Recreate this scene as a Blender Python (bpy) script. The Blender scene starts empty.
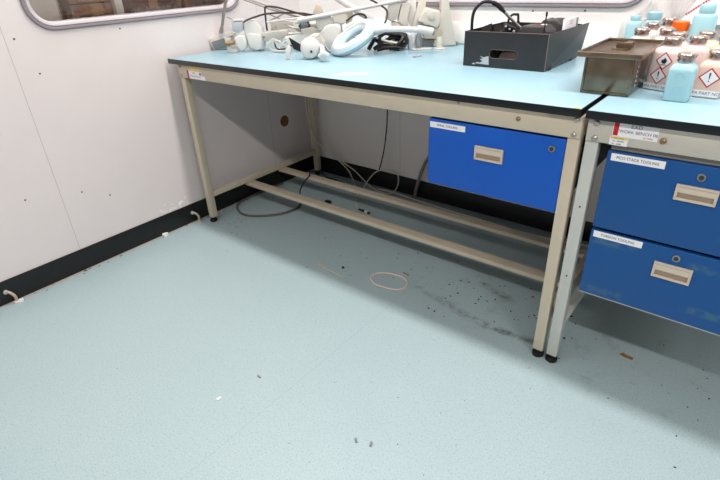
import bpy, bmesh, math, random
from mathutils import Vector, Matrix
random.seed(7)
SC = bpy.context.scene
COL = SC.collection
S = 1.11            # authored in bench units; scaled to real size at the end
PI = math.pi

# ------------------------------------------------------------------ materials
def lin(c):
    return tuple(((x/255)/12.92 if x/255 <= .04045 else ((x/255+.055)/1.055)**2.4) for x in c)+(1,)
def mat(name, rgb, rough=.5, metal=0, noise=0, nscale=40, trans=0, ior=1.45, coat=0, bump=0, spec=.5, sss=0):
    m = bpy.data.materials.new(name); m.use_nodes = True
    nt = m.node_tree; b = nt.nodes['Principled BSDF']
    b.inputs['Base Color'].default_value = lin(rgb)
    b.inputs['Roughness'].default_value = rough
    b.inputs['Metallic'].default_value = metal
    b.inputs['IOR'].default_value = ior
    b.inputs['Specular IOR Level'].default_value = spec
    if trans: b.inputs['Transmission Weight'].default_value = trans
    if coat: b.inputs['Coat Weight'].default_value = coat; b.inputs['Coat Roughness'].default_value = .15
    if sss:
        b.inputs['Subsurface Weight'].default_value = sss; b.inputs['Subsurface Scale'].default_value = .02
        b.inputs['Subsurface Radius'].default_value = (1, 1, 1)
    if noise or bump:
        tc = nt.nodes.new('ShaderNodeTexCoord'); n = nt.nodes.new('ShaderNodeTexNoise')
        n.inputs['Scale'].default_value = nscale; n.inputs['Detail'].default_value = 4
        nt.links.new(tc.outputs['Object'], n.inputs['Vector'])
        if noise:
            r = nt.nodes.new('ShaderNodeValToRGB'); c = lin(rgb)
            r.color_ramp.elements[0].position = .3; r.color_ramp.elements[1].position = .7
            r.color_ramp.elements[0].color = tuple(x*(1-noise) for x in c[:3])+(1,)
            r.color_ramp.elements[1].color = tuple(min(1, x*(1+noise)) for x in c[:3])+(1,)
            nt.links.new(n.outputs['Fac'], r.inputs['Fac']); nt.links.new(r.outputs['Color'], b.inputs['Base Color'])
        if bump:
            bp = nt.nodes.new('ShaderNodeBump'); bp.inputs['Strength'].default_value = bump; bp.inputs['Distance'].default_value = .002
            nt.links.new(n.outputs['Fac'], bp.inputs['Height']); nt.links.new(bp.outputs['Normal'], b.inputs['Normal'])
    return m

class NT:
    """small helper for hand-made node graphs"""
    def __init__(s, m):
        s.nt = m.node_tree; s.b = s.nt.nodes['Principled BSDF']
    def n(s, t, **k):
        x = s.nt.nodes.new(t)
        for a, v in k.items(): setattr(x, a, v)
        return x
    def l(s, a, b): s.nt.links.new(a, b)
    def math(s, op, a, b=None, c=None):
        x = s.n('ShaderNodeMath', operation=op)
        for i, v in enumerate((a, b, c)):
            if v is None: continue
            if isinstance(v, (int, float)): x.inputs[i].default_value = v
            else: s.l(v, x.inputs[i])
        return x.outputs[0]
    def mix(s, f, a, b):
        x = s.n('ShaderNodeMix', data_type='RGBA')
        if isinstance(f, (int, float)): x.inputs[0].default_value = f
        else: s.l(f, x.inputs[0])
        for i, v in ((6, a), (7, b)):
            if isinstance(v, tuple): x.inputs[i].default_value = v
            else: s.l(v, x.inputs[i])
        return x.outputs[2]
    def ramp(s, f, p0, p1):
        x = s.n('ShaderNodeMapRange'); x.inputs[1].default_value = p0; x.inputs[2].default_value = p1
        s.l(f, x.inputs[0]); return x.outputs[0]
    def pos(s):
        g = s.n('ShaderNodeNewGeometry'); x = s.n('ShaderNodeSeparateXYZ'); s.l(g.outputs['Position'], x.inputs[0])
        return g.outputs['Position'], x.outputs
    def noise(s, v, sc, d=3, rough=.5):
        x = s.n('ShaderNodeTexNoise'); x.inputs['Scale'].default_value = sc; x.inputs['Detail'].default_value = d
        x.inputs['Roughness'].default_value = rough
        s.l(v, x.inputs['Vector']); return x.outputs['Fac']

def floor_mat():
    m = mat('blue_vinyl_floor', (158, 184, 193), .42); t = NT(m); P, x = t.pos()
    base, dark, light = lin((163, 181, 185)), lin((112, 136, 148)), lin((190, 204, 207))
    f1 = t.ramp(t.noise(P, 190, 2), .56, .66); f2 = t.ramp(t.noise(P, 260, 1), .58, .68)
    c = t.mix(t.math('MULTIPLY', f1, .46), base, dark); c = t.mix(t.math('MULTIPLY', f2, .5), c, light)
    big = t.ramp(t.noise(P, 2.2, 4), .35, .75); c = t.mix(t.math('MULTIPLY', big, .16), c, lin((140, 165, 172)))
    # welded seam running away from the viewer, open floor only
    seam = t.math('LESS_THAN', t.math('ABSOLUTE', t.math('SUBTRACT', x[0], 1.266*S)), .0011)
    c = t.mix(t.math('MULTIPLY', seam, .28), c, lin((110, 130, 135)))
    # grime worn into the floor near the bench feet
    def blot(cx, cy, r, sc, lo, hi, col, amt):
        nonlocal c
        d = t.math('POWER', t.math('ADD', t.math('POWER', t.math('SUBTRACT', x[0], cx*S), 2.0), t.math('POWER', t.math('SUBTRACT', x[1], cy*S), 2.0)), .5)
        fall = t.ramp(d, r*S, r*S*.25)
        g = t.math('MULTIPLY', fall, t.ramp(t.noise(P, sc, 6, .65), lo, hi))
        c = t.mix(t.math('MULTIPLY', g, amt), c, col)
    def streak(ax, ay, bx, by, wd, amt, col, sc):
        nonlocal c
        L2 = ((bx-ax)**2+(by-ay)**2)*S*S; ux, uy = (bx-ax)*S, (by-ay)*S
        px = t.math('SUBTRACT', x[0], ax*S); py = t.math('SUBTRACT', x[1], ay*S)
        k = t.math('DIVIDE', t.math('ADD', t.math('MULTIPLY', px, ux), t.math('MULTIPLY', py, uy)), L2)
        k = t.math('MINIMUM', t.math('MAXIMUM', k, 0.0), 1.0)
        dx = t.math('SUBTRACT', px, t.math('MULTIPLY', k, ux)); dy = t.math('SUBTRACT', py, t.math('MULTIPLY', k, uy))
        d = t.math('POWER', t.math('ADD', t.math('MULTIPLY', dx, dx), t.math('MULTIPLY', dy, dy)), .5)
        d = t.math('ADD', d, t.math('MULTIPLY', t.math('SUBTRACT', t.noise(P, sc, 4), .5), wd*1.6))
        g = t.math('MULTIPLY', t.ramp(d, wd, wd*.15), t.ramp(t.noise(P, sc*1.7, 5, .65), .38, .62))
        c = t.mix(t.math('MULTIPLY', g, amt), c, col)
    streak(1.29, -.755, 1.62, -.815, .030, .55, lin((92, 94, 88)), 16)
    streak(1.62, -.815, 1.80, -.80, .024, .75, lin((66, 68, 64)), 16)
    streak(1.49, -.585, 1.60, -.62, .030, .6, lin((92, 88, 80)), 20)
    blot(1.52, -.66, .36, 11, .55, .7, lin((96, 102, 98)), .35)
    blot(2.05, -.72, .35, 12, .56, .7, lin((110, 105, 92)), .45)
    blot(.10, -.75, .25, 20, .55, .7, lin((120, 105, 92)), .6)
    # ragged dirty mastic along the foot of the left wall
    e = t.math('ADD', x[0], t.math('MULTIPLY', t.noise(P, 18, 3), -.03))
    edge = t.ramp(e, .012, .0)
    c = t.mix(t.math('MULTIPLY', edge, .8), c, lin((172, 158, 148)))
    t.l(c, t.b.inputs['Base Color'])
    r = t.math('ADD', t.math('MULTIPLY', t.noise(P, 6, 3), .2), .34); t.l(r, t.b.inputs['Roughness'])
    return m

def wall_mat(name, axis, seams, rgb):
    m = mat(name, rgb, .45); t = NT(m); P, x = t.pos(); c = lin(rgb)
    n = t.noise(P, 9, 4); c = t.mix(t.math('MULTIPLY', t.ramp(n, .35, .7), .10), c, lin(tuple(v*.9 for v in rgb)))
    for s in seams:
        f = t.math('LESS_THAN', t.math('ABSOLUTE', t.math('SUBTRACT', x[axis], s*S)), .0013)
        c = t.mix(t.math('MULTIPLY', f, .5), c, lin((135, 125, 125)))
    # chipped paint just above the baseboard near the bench
    if axis == 1:
        d = t.math('ABSOLUTE', t.math('SUBTRACT', x[2], .125*S)); d2 = t.math('ABSOLUTE', t.math('SUBTRACT', x[1], -1.0*S))
        g = t.math('MULTIPLY', t.math('MULTIPLY', t.ramp(d, .035, .0), t.ramp(d2, .16, .05)), t.ramp(t.noise(P, 45, 3), .55, .6))
        c = t.mix(g, c, lin((250, 248, 245)))
    t.l(c, t.b.inputs['Base Color']); return m

def blue_drawer_mat(name, rgb, worn):
    m = mat(name, rgb, .38); t = NT(m); P, x = t.pos(); c = lin(rgb)
    c = t.mix(t.math('MULTIPLY', t.noise(P, 30, 3), .12), c, lin(tuple(v*.8 for v in rgb)))
    if worn:      # old adhesive smears
        for (cx, cz, w) in ((1.955, .468, .07), (1.96, .315, .07), (2.21, .34, .07), (2.17, .46, .04)):
            dx = t.math('ABSOLUTE', t.math('SUBTRACT', x[0], cx*S)); dz = t.math('ABSOLUTE', t.math('SUBTRACT', x[2], cz*S))
            g = t.math('MULTIPLY', t.ramp(dx, w*S, w*S*.5), t.ramp(dz, .014*S, .006*S))
            g = t.math('MULTIPLY', g, t.ramp(t.noise(P, 40, 4), .40, .55))
            c = t.mix(t.math('MULTIPLY', g, .55), c, lin((72, 112, 120)))
    t.l(c, t.b.inputs['Base Color']); return m

M = dict(
    floor=floor_mat(),
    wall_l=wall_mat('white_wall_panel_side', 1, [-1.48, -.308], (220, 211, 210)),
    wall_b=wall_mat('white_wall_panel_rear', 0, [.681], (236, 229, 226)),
    ceil=mat('ceiling_white', (225, 225, 222), .8),
    base=mat('black_skirting', (20, 21, 23), .4, noise=.2, nscale=25),
    upst=mat('white_upstand', (253, 252, 250), .35),
    gask_d=mat('grey_gasket_dark', (138, 128, 134), .5), gask_l=mat('grey_gasket_light', (192, 184, 188), .45),
    glass=mat('window_glass', (255, 255, 255), .0, trans=1, ior=1.45),
    top=mat('pale_blue_laminate', (150, 184, 198), .3, noise=.03, nscale=60),
    edge=mat('black_edging', (16, 19, 24), .32),
    beige=mat('beige_powder_coat', (196, 184, 164), .42, noise=.03, nscale=18),
    grey=mat('pale_grey_powder_coat', (190, 191, 186), .42, noise=.03, nscale=18),
    warmgrey=mat('warm_grey_powder_coat', (192, 187, 176), .42, noise=.03, nscale=18), foot=mat('black_rubber', (14, 13, 14), .5), steel=mat('bolt_steel', (190, 185, 178), .28, 1),
    brass=mat('brass_bolt', (165, 138, 100), .35, 1),
    blue1=blue_drawer_mat('bright_blue_enamel', (0, 84, 184), False), blue2=blue_drawer_mat('deep_blue_enamel', (10, 76, 140), True),
    pull=mat('putty_plastic', (205, 190, 172), .4), recess_shade=mat('putty_recess_shade', (150, 132, 114), .5),  # second putty is a darker copy, with the pull pocket's shade in its colour
    taupe=mat('taupe_steel', (138, 130, 120), .5), cabinet=mat('dark_cabinet', (60, 66, 76), .5), paper=mat('white_label', (236, 234, 236), .5),
    ink=mat('black_ink', (28, 28, 36), .6), inkg=mat('grey_ink', (90, 88, 96), .6), inkr=mat('red_ink', (190, 40, 50), .6),
    red=mat('red_band', (190, 26, 40), .5), yellow=mat('yellow_label', (232, 200, 92), .5), silver=mat('silver_label', (186, 180, 186), .4),
    white=mat('white_plastic', (208, 206, 202), .35), white2=mat('off_white_plastic', (196, 191, 182), .38),
    cream=mat('cream_plastic', (205, 199, 188), .42), tan=mat('tan_plastic', (190, 178, 160), .5),
    lgrey=mat('light_grey_plastic', (176, 180, 186), .4), mgrey=mat('mid_grey_plastic', (120, 124, 126), .45), dgrey=mat('dark_grey_plastic', (62, 58, 60), .45),
    bluewhite=mat('blue_white_plastic', (172, 190, 200), .25),
    rodm=mat('grey_rod', (160, 150, 146), .35, .6), cable_b=mat('black_cable', (22, 20, 22), .45), cable_d=mat('dark_brown_cable', (58, 44, 44), .45),
    cable_w=mat('beige_cable', (214, 204, 188), .5), cable_g=mat('grey_conduit', (130, 125, 122), .55), cable_t=mat('taupe_cable', (98, 90, 82), .55),
    black=mat('black_board', (27, 28, 31), .38, noise=.15, nscale=30, spec=.8), board_edge=mat('kraft_edge', (120, 104, 92), .7),
    blackin=mat('black_board_inside', (50, 42, 42), .7), chrome=mat('chrome', (205, 205, 208), .15, 1),
    tin=mat('stained_steel', (132, 120, 104), .24, 1, noise=.35, nscale=14), tind=mat('stained_steel_lid', (140, 122, 104), .3, .95, noise=.25, nscale=18),
    b_blue=mat('pale_blue_bottle', (164, 204, 212), .32, sss=.15), b_pink=mat('pinkish_bottle', (226, 202, 195), .32, sss=.1),
    b_peach=mat('peach_bottle', (230, 194, 178), .32, sss=.1), b_clear=mat('milky_bottle', (226, 216, 212), .3), b_cream=mat('cream_bottle', (238, 222, 190), .32),
    cap=mat('pump_cap_metal', (190, 172, 166), .2, .9, noise=.3, nscale=120), cap_b=mat('blue_cap', (158, 200, 210), .3),
    orange=mat('orange_plastic', (250, 106, 14), .35), bag=mat('clear_bag', (245, 242, 242), .12, trans=.75, ior=1.12),
    rubber=mat('pink_rubber', (226, 196, 186), .5), tie=mat('tan_cable_tie', (204, 188, 156), .5), scrap=mat('scrap_white', (240, 238, 232), .6),
    brown=mat('brown_scrap', (134, 100, 60), .6), specks=mat('dark_specks', (34, 36, 42), .7), debris_l=mat('pale_crumbs', (196, 178, 160), .7),
    pipe=mat('aged_pipe', (176, 166, 148), .45, noise=.2, nscale=60), plug=mat('brown_plug', (120, 76, 46), .5, noise=.25, nscale=50),
    carton=mat('brown_carton', (136, 98, 72), .7, noise=.18, nscale=7), carton2=mat('dark_carton', (98, 68, 52), .7, noise=.2, nscale=9),
    carton3=mat('tan_carton', (160, 122, 88), .7, noise=.12, nscale=8),
    door=mat('cream_door', (206, 196, 186), .5), farwall=mat('far_wall', (186, 176, 176), .7), wrap=mat('plastic_wrap', (190, 176, 166), .2, trans=.6, ior=1.1, bump=.8, nscale=35),
    redbox=mat('red_plastic', (140, 50, 38), .5),
)

# ------------------------------------------------------------------ mesh helpers
ORG = {}
def finish(name, bm, mats, parent=None, smooth=True, angle=.7):
    if not isinstance(mats, (list, tuple)): mats = [mats]
    off = ORG.get(parent.name, Vector((0, 0, 0))) if parent else Vector((0, 0, 0))
    if parent is None:      # give lone things an origin at their base
        xs = [v.co.x for v in bm.verts]; ys = [v.co.y for v in bm.verts]; zs = [v.co.z for v in bm.verts]
        off = Vector(((min(xs)+max(xs))/2, (min(ys)+max(ys))/2, min(zs)))
    bmesh.ops.translate(bm, verts=bm.verts, vec=-off)
    bmesh.ops.recalc_face_normals(bm, faces=bm.faces)
    me = bpy.data.meshes.new(name); bm.to_mesh(me); bm.free()
    for m in mats: me.materials.append(m)
    if smooth:
        me.polygons.foreach_set('use_smooth', [True]*len(me.polygons)); me.set_sharp_from_angle(angle=angle)
    o = bpy.data.objects.new(name, me); COL.objects.link(o)
    if parent: o.parent = parent; ORG[o.name] = off
    else: o.location = off; ORG[o.name] = off
    return o
def tag(o, label=None, cat=None, group=None, kind=None):
    if label: o['label'] = label
    if cat: o['category'] = cat
    if group: o['group'] = group
    if kind: o['kind'] = kind
    return o
def thing(name, label, cat, loc, group=None):
    o = bpy.data.objects.new(name, None); COL.objects.link(o); o.empty_display_size = .05
    o.location = loc; ORG[o.name] = Vector(loc)
    return tag(o, label, cat, group)
def struct(name, bm, mats, parent=None, **k):
    o = finish(name, bm, mats, parent, **k)
    if parent is None: o['kind'] = 'structure'
    return o
def BM(): return bmesh.new()
def box(bm, x0, x1, y0, y1, z0, z1, bev=0, mi=0, seg=2):
    r = bmesh.ops.create_cube(bm, size=1, matrix=Matrix.Translation(((x0+x1)/2, (y0+y1)/2, (z0+z1)/2)) @ Matrix.Diagonal((abs(x1-x0), abs(y1-y0), abs(z1-z0), 1)))
    vs = r['verts']; fs = set(f for v in vs for f in v.link_faces)
    for f in fs: f.material_index = mi
    if bev:
        es = list(set(e for v in vs for e in v.link_edges))
        r = bmesh.ops.bevel(bm, geom=es, offset=bev, segments=seg, affect='EDGES', profile=.5)
        for f in r['faces']: f.material_index = mi
    return vs
def prism(bm, pts, d, bev=0, mi=0, seg=2, taper=1.0):
    """closed outline (in one plane), thickened by vector d"""
    d = Vector(d); pts = [Vector(p) for p in pts]; c = sum(pts, Vector())/len(pts)
    a = [bm.verts.new(p) for p in pts]; b = [bm.verts.new(c+(p-c)*taper+d) for p in pts]
    fs = [bm.faces.new(a), bm.faces.new(b[::-1])]
    n = len(pts)
    for i in range(n): fs.append(bm.faces.new((a[i], b[i], b[(i+1) % n], a[(i+1) % n])))
    for f in fs: f.material_index = mi
    if bev:
        es = list(set(e for f in fs for e in f.edges))
        r = bmesh.ops.bevel(bm, geom=es, offset=bev, segments=seg, affect='EDGES', profile=.5, clamp_overlap=True)
        for f in r['faces']: f.material_index = mi
def spline(pts, k=6, closed=False):
    P = [Vector(p) for p in pts]; out = []; n = len(P)
    rng = n if closed else n-1
    for i in range(rng):
        p0 = P[(i-1) % n] if (closed or i > 0) else P[0]; p1 = P[i]; p2 = P[(i+1) % n]
        p3 = P[(i+2) % n] if (closed or i < n-2) else P[-1]
        for j in range(k):
            t = j/k
            out.append(.5*((2*p1)+(p2-p0)*t+(2*p0-5*p1+4*p2-p3)*t*t+(3*p1-p0-3*p2+p3)*t**3))
    if not closed: out.append(P[-1])
    return out
def tube(bm, pts, r, seg=10, smooth=0, closed=False, mi=0, r2=None):
    P = spline(pts, smooth, closed) if smooth else [Vector(p) for p in pts]
    n = len(P); rings = []; up = None
    for i, p in enumerate(P):
        a = P[(i-1) % n] if (closed or i > 0) else p; b = P[(i+1) % n] if (closed or i < n-1) else p
        t = (b-a).normalized()
        if up is None: up = t.orthogonal().normalized()
        up = (up-t*up.dot(t)).normalized(); s = t.cross(up)
        rr = r if r2 is None else r+(r2-r)*i/(n-1)
        rings.append([bm.verts.new(p+(up*math.cos(2*PI*j/seg)+s*math.sin(2*PI*j/seg))*rr) for j in range(seg)])
    fs = []
    for i in range(n if closed else n-1):
        A, B = rings[i], rings[(i+1) % n]
        sh = 0
        if closed and i == n-1:
            sh = min(range(seg), key=lambda q: sum((A[j].co-B[(j+q) % seg].co).length for j in range(seg)))
        for j in range(seg): fs.append(bm.faces.new((A[j], A[(j+1) % seg], B[(j+1+sh) % seg], B[(j+sh) % seg])))
    if not closed: fs += [bm.faces.new(rings[0][::-1]), bm.faces.new(rings[-1])]
    for f in fs: f.material_index = mi
def lathe(bm, prof, axis=(0, 0, 1), o=(0, 0, 0), seg=20, mi=0):
    """prof: (radius, height) pairs turned about axis through o"""
    z = Vector(axis).normalized(); x = z.orthogonal().normalized(); y = z.cross(x); o = Vector(o)
    rings = [[bm.verts.new(o+z*h+(x*math.cos(2*PI*j/seg)+y*math.sin(2*PI*j/seg))*max(r, 1e-5)) for j in range(seg)] for r, h in prof]
    fs = []
    for A, B in zip(rings, rings[1:]):
        for j in range(seg): fs.append(bm.faces.new((A[j], A[(j+1) % seg], B[(j+1) % seg], B[j])))
    fs += [bm.faces.new(rings[0][::-1]), bm.faces.new(rings[-1])]
    for f in fs: f.material_index = mi
def loft_sq(bm, prof, seg=32, mi=0):
    """prof: (half width, z, exponent) rounded squares stacked on the z axis"""
    rings = []
    for a, z, e in prof:
        R = []
        for j in range(seg):
            t = 2*PI*(j+.5)/seg; c, s = math.cos(t), math.sin(t)
            R.append(bm.verts.new((a*math.copysign(abs(c)**(2/e), c), a*math.copysign(abs(s)**(2/e), s), z)))
        rings.append(R)
    fs = []
    for A, B in zip(rings, rings[1:]):
        for j in range(seg): fs.append(bm.faces.new((A[j], A[(j+1) % seg], B[(j+1) % seg], B[j])))
    fs += [bm.faces.new(rings[0][::-1]), bm.faces.new(rings[-1])]
    for f in fs: f.material_index = mi
def ellipsoid(bm, c, r, rot=None, seg=20, mi=0):
    m = Matrix.Translation(c) @ (rot.to_4x4() if rot else Matrix()) @ Matrix.Diagonal((r[0], r[1], r[2], 1))
    v = bmesh.ops.create_uvsphere(bm, u_segments=seg, v_segments=seg//2, radius=1, matrix=m)['verts']
    for f in set(f for q in v for f in q.link_faces): f.material_index = mi
def text_obj(text, size, org, parent, m=None, right=(1, 0, 0), up=(0, 0, 1), align='CENTER', name='lettering', sx=1.0):
    cu = bpy.data.curves.new('t', 'FONT'); cu.body = text; cu.size = size; cu.align_x = align; cu.align_y = 'CENTER'; cu.extrude = 0
    t = bpy.data.objects.new('t', cu); COL.objects.link(t)
    dg = bpy.context.evaluated_depsgraph_get(); me = bpy.data.meshes.new_from_object(t.evaluated_get(dg))
    bpy.data.objects.remove(t); bpy.data.curves.remove(cu)
    r, u = Vector(right).normalized(), Vector(up).normalized(); n = r.cross(u)
    off = ORG.get(parent.name, Vector((0, 0, 0)))
    me.transform(Matrix(((r.x*sx, u.x, n.x, org[0]-off.x), (r.y*sx, u.y, n.y, org[1]-off.y), (r.z*sx, u.z, n.z, org[2]-off.z), (0, 0, 0, 1))))
    me.name = name; me.materials.clear(); me.materials.append(m or M['ink'])
    o = bpy.data.objects.new(name, me); COL.objects.link(o); o.parent = parent; ORG[o.name] = off
    return o
def rrect(y0, y1, z0, z1, r, k=8):
    out = []
    for cy, cz, a0 in ((y1-r, z1-r, 0), (y0+r, z1-r, 90), (y0+r, z0+r, 180), (y1-r, z0+r, 270)):
        for i in range(k+1):
            a = math.radians(a0+90*i/k); out.append((cy+r*math.cos(a), cz+r*math.sin(a)))
    return out

# ------------------------------------------------------------------ the room
H = .81            # bench height
b = BM(); box(b, -.05, 4.6, -4.4, .05, -.05, 0); struct('floor', b, M['floor'], smooth=False)
b = BM(); box(b, -1.6, 4.6, -4.4, 1.2, 2.38, 2.43); struct('ceiling', b, M['ceil'], smooth=False)

def wall_with_hole(name, axis, a0, a1, hole, m, th):
    bm = BM()
    mk = (lambda a, z: (0, a, z)) if axis == 'x' else (lambda a, z: (a, 0, z))
    outer = [bm.verts.new(mk(*p)) for p in ((a0, 0), (a1, 0), (a1, 2.38), (a0, 2.38))]
    inner = [bm.verts.new(mk(*p)) for p in rrect(*hole)]
    es = []
    for L in (outer, inner):
        for i in range(len(L)): es.append(bm.edges.new((L[i], L[(i+1) % len(L)])))
    bmesh.ops.triangle_fill(bm, use_beauty=True, edges=es)
    r = bmesh.ops.extrude_face_region(bm, geom=list(bm.faces))
    v = [e for e in r['geom'] if isinstance(e, bmesh.types.BMVert)]
    bmesh.ops.translate(bm, verts=v, vec=(-th, 0, 0) if axis == 'x' else (0, th, 0))
    return struct(name, bm, m, smooth=False)
wl = wall_with_hole('wall_left', 'x', -4.4, .05, (-1.362, -.430, .999, 1.83, .075), M['wall_l'], .05)
wb = wall_with_hole('wall_back', 'y', 0, 4.6, (.668, 1.732, .993, 1.83, .075), M['wall_b'], .05)

def window(name, axis, outer, glass_d):
    a0, a1, z0, z1, R = outer
    off = bpy.data.objects.new(name, None); COL.objects.link(off); off['kind'] = 'structure'
    ORG[name] = Vector((0, 0, 0))
    prof = [(0, 0), (0, .007), (.003, .011), (.009, .011), (.0115, .007), (.0135, .007), (.016, .010), (.024, .0085), (.029, .004), (.031, -.05)]
    bm = BM(); rings = []
    for ins, hh in prof:
        pts = rrect(a0+ins, a1-ins, z0+ins, z1-ins, max(R-ins, .01))
        rings.append([bm.verts.new((hh, a, z) if axis == 'x' else (a, -hh, z)) for a, z in pts])
    for q, (A, B) in enumerate(zip(rings, rings[1:])):
        for j in range(len(A)):
            f = bm.faces.new((A[j], A[(j+1) % len(A)], B[(j+1) % len(A)], B[j])); f.material_index = 0 if q < 5 else 1
    finish('window_frame', bm, [M['gask_d'], M['gask_l']], off)
    bm = BM(); pts = rrect(a0+.028, a1-.028, z0+.028, z1-.028, R-.028)
    prism(bm, [((-.02, a, z) if axis == 'x' else (a, .02, z)) for a, z in pts], (-.004, 0, 0) if axis == 'x' else (0, .004, 0))
    finish('pane', bm, M['glass'], off, smooth=False)
    return off
window('window_1', 'x', (-1.39, -.402, .971, 1.858, .095), .02)
window('window_2', 'y', (.64, 1.76, .965, 1.858, .095), .02)

b = BM(); box(b, 0, .006, -4.4, 0, 0, .098, .0015); struct('baseboard_left', b, M['base'])
b = BM(); box(b, .006, 4.6, -.006, 0, 0, .098, .0015); struct('baseboard_back', b, M['base'])
b = BM(); box(b, .0, 4.6, -.010, -.0005, .812, .904, .002); struct('trim_1', b, M['upst'])

# screw heads and the brown plug belong to the wall panels
for (y, z) in ((-1.449, .958), (-1.404, .83), (-1.05, .951), (-1.608, .383), (-1.397, .341), (-1.289, .287)):
    b = BM(); lathe(b, [(.0034, -.002), (.0034, .0008), (.0022, .002), (.0005, .0024)], (1, 0, 0), (0, y, z), 12); finish('screw_head', b, M['dgrey'], wl)
for (x, z) in ((1.335, .951), (1.539, .954)):
    b = BM(); lathe(b, [(.0045, -.002), (.0045, .0008), (.003, .002), (.0005, .0024)], (0, -1, 0), (x, 0, z), 12); finish('screw_head', b, M['mgrey'], wb)
b = BM(); lathe(b, [(.032, -.004), (.032, .002), (.029, .003), (.026, .001), (.001, .0008)], (1, 0, 0), (0, -.2035, .36), 28)
p = finish('wall_plug', b, M['plug'], wl); tag(p, 'round brown plug low on the white wall panel')

# what stands beyond the windows
b = BM(); box(b, -1.62, -1.55, -4.4, 1.2, 0, 2.38); struct('wall_beyond_left', b, M['farwall'], smooth=False)
b = BM(); box(b, -1.55, 4.6, 1.1, 1.15, 0, 2.38); struct('wall_beyond_back', b, M['farwall'], smooth=False)
b = BM(); box(b, -1.55, -.05, -4.4, 1.1, -.05, 0); struct('floor_beyond', b, M['ceil'], smooth=False)
b = BM(); box(b, -.868+.5, -.868+.53, -.885, -.85, 0, 2.38); b.free()
b = BM(); box(b, -.12, -.09, -1.0, -.965, 0, 2.38, .003); struct('trim_2', b, M['door'])
door = thing('sliding_door', 'cream door panel seen through the left end of the side window', 'door', (-.30, -1.5, 0))
b = BM(); box(b, -.325, -.29, -1.95, -1.15, .0, 2.05, .004); finish('door_panel', b, M['door'], door)
b = BM(); box(b, -.327, -.288, -1.1495, -1.146, 0, 2.05, .001); finish('door_edge', b, M['white2'], door)
sh = thing('storage_rack', 'brown storage rack carrying cartons behind the side window', 'shelf', (-.6, -.5, 0))
for y in (-1.12, .0):
    for x in (-.78, -.34):
        b = BM(); box(b, x, x+.03, y, y+.03, 0, 1.9, .003); finish('upright', b, M['carton2'], sh)
for z in (.35, .83, 1.5):
    b = BM(); box(b, -.78, -.31, -1.12, .03, z, z+.025, .003); finish('shelf_board', b, M['carton3'], sh)
def carton(x0, x1, y0, y1, z0, z1, m, label, flap=True):
    t = thing('carton', label, 'box', ((x0+x1)/2, (y0+y1)/2, z0), 'cartons on the rack behind the side window')
    bm = BM(); box(bm, x0, x1, y0, y1, z0, z1, .004); finish('carton_body', bm, m, t)
    bm = BM(); box(bm, x1, x1+.001, (y0+y1)/2-.025, (y0+y1)/2+.025, z0+.02, z1, 0); box(bm, x0+.01, x1, (y0+y1)/2-.025, (y0+y1)/2+.025, z1, z1+.001); finish('packing_tape', bm, M['carton3'] if m != M['carton3'] else M['carton'], t)
    return t
carton(-.62, -.36, -1.075, -.83, .855, 1.037, M['carton'], 'brown carton seen through the side window just left of the cream post')
carton(-.66, -.37, -.815, -.50, .855, 1.10, M['carton2'], 'dark brown carton seen through the side window right of the cream post')
carton(-.62, -.36, -.485, -.09, .855, 1.14, M['carton'], 'brown carton behind the right end of the side window')
carton(-.62, -.36, -1.07, -.84, 1.040, 1.20, M['carton3'], 'tan carton stacked highest left of the cream post behind the side window')
b = BM(); box(b, -.345, -.315, -1.112, -1.078, .855, .985, .006); box(b, -.34, -.32, -1.105, -1.085, .985, 1.005, .004)
tag(finish('red_container', b, M['redbox']), 'small dark red container behind the side window beside the cream door', 'container')
def bundle(y0, y1, z1, label):
    bm = BM(); n, k = 18, 6; g = []
    for i in range(n+1):
        y = y0+(y1-y0)*i/n; row = []
        for j in range(k+1):
            row.append(bm.verts.new((-.352+.012*math.sin(i*1.7+j*2.1)+.02*math.sin(PI*j/k)*.6+.012, y, .856+(z1-.856)*j/k+.008*math.sin(i*2.3)*(j == k))))
        g.append(row)
    for i in range(n):
        for j in range(k): bm.faces.new((g[i][j], g[i+1][j], g[i+1][j+1], g[i][j+1]))
    bmesh.ops.solidify(bm, geom=list(bm.faces), thickness=.004)
    tag(finish('plastic_wrap', bm, M['wrap']), label, 'plastic wrap', 'plastic wrapping in front of the cartons')
bundle(-.80, -.54, 1.0, 'crumpled clear plastic wrap in front of the dark carton behind the side window')
bundle(-.46, -.12, 1.02, 'crumpled clear plastic wrap in front of the right carton behind the side window')
bundle(-1.05, -.86, .99, 'crumpled clear plastic wrap in front of the left carton behind the side window')

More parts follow.
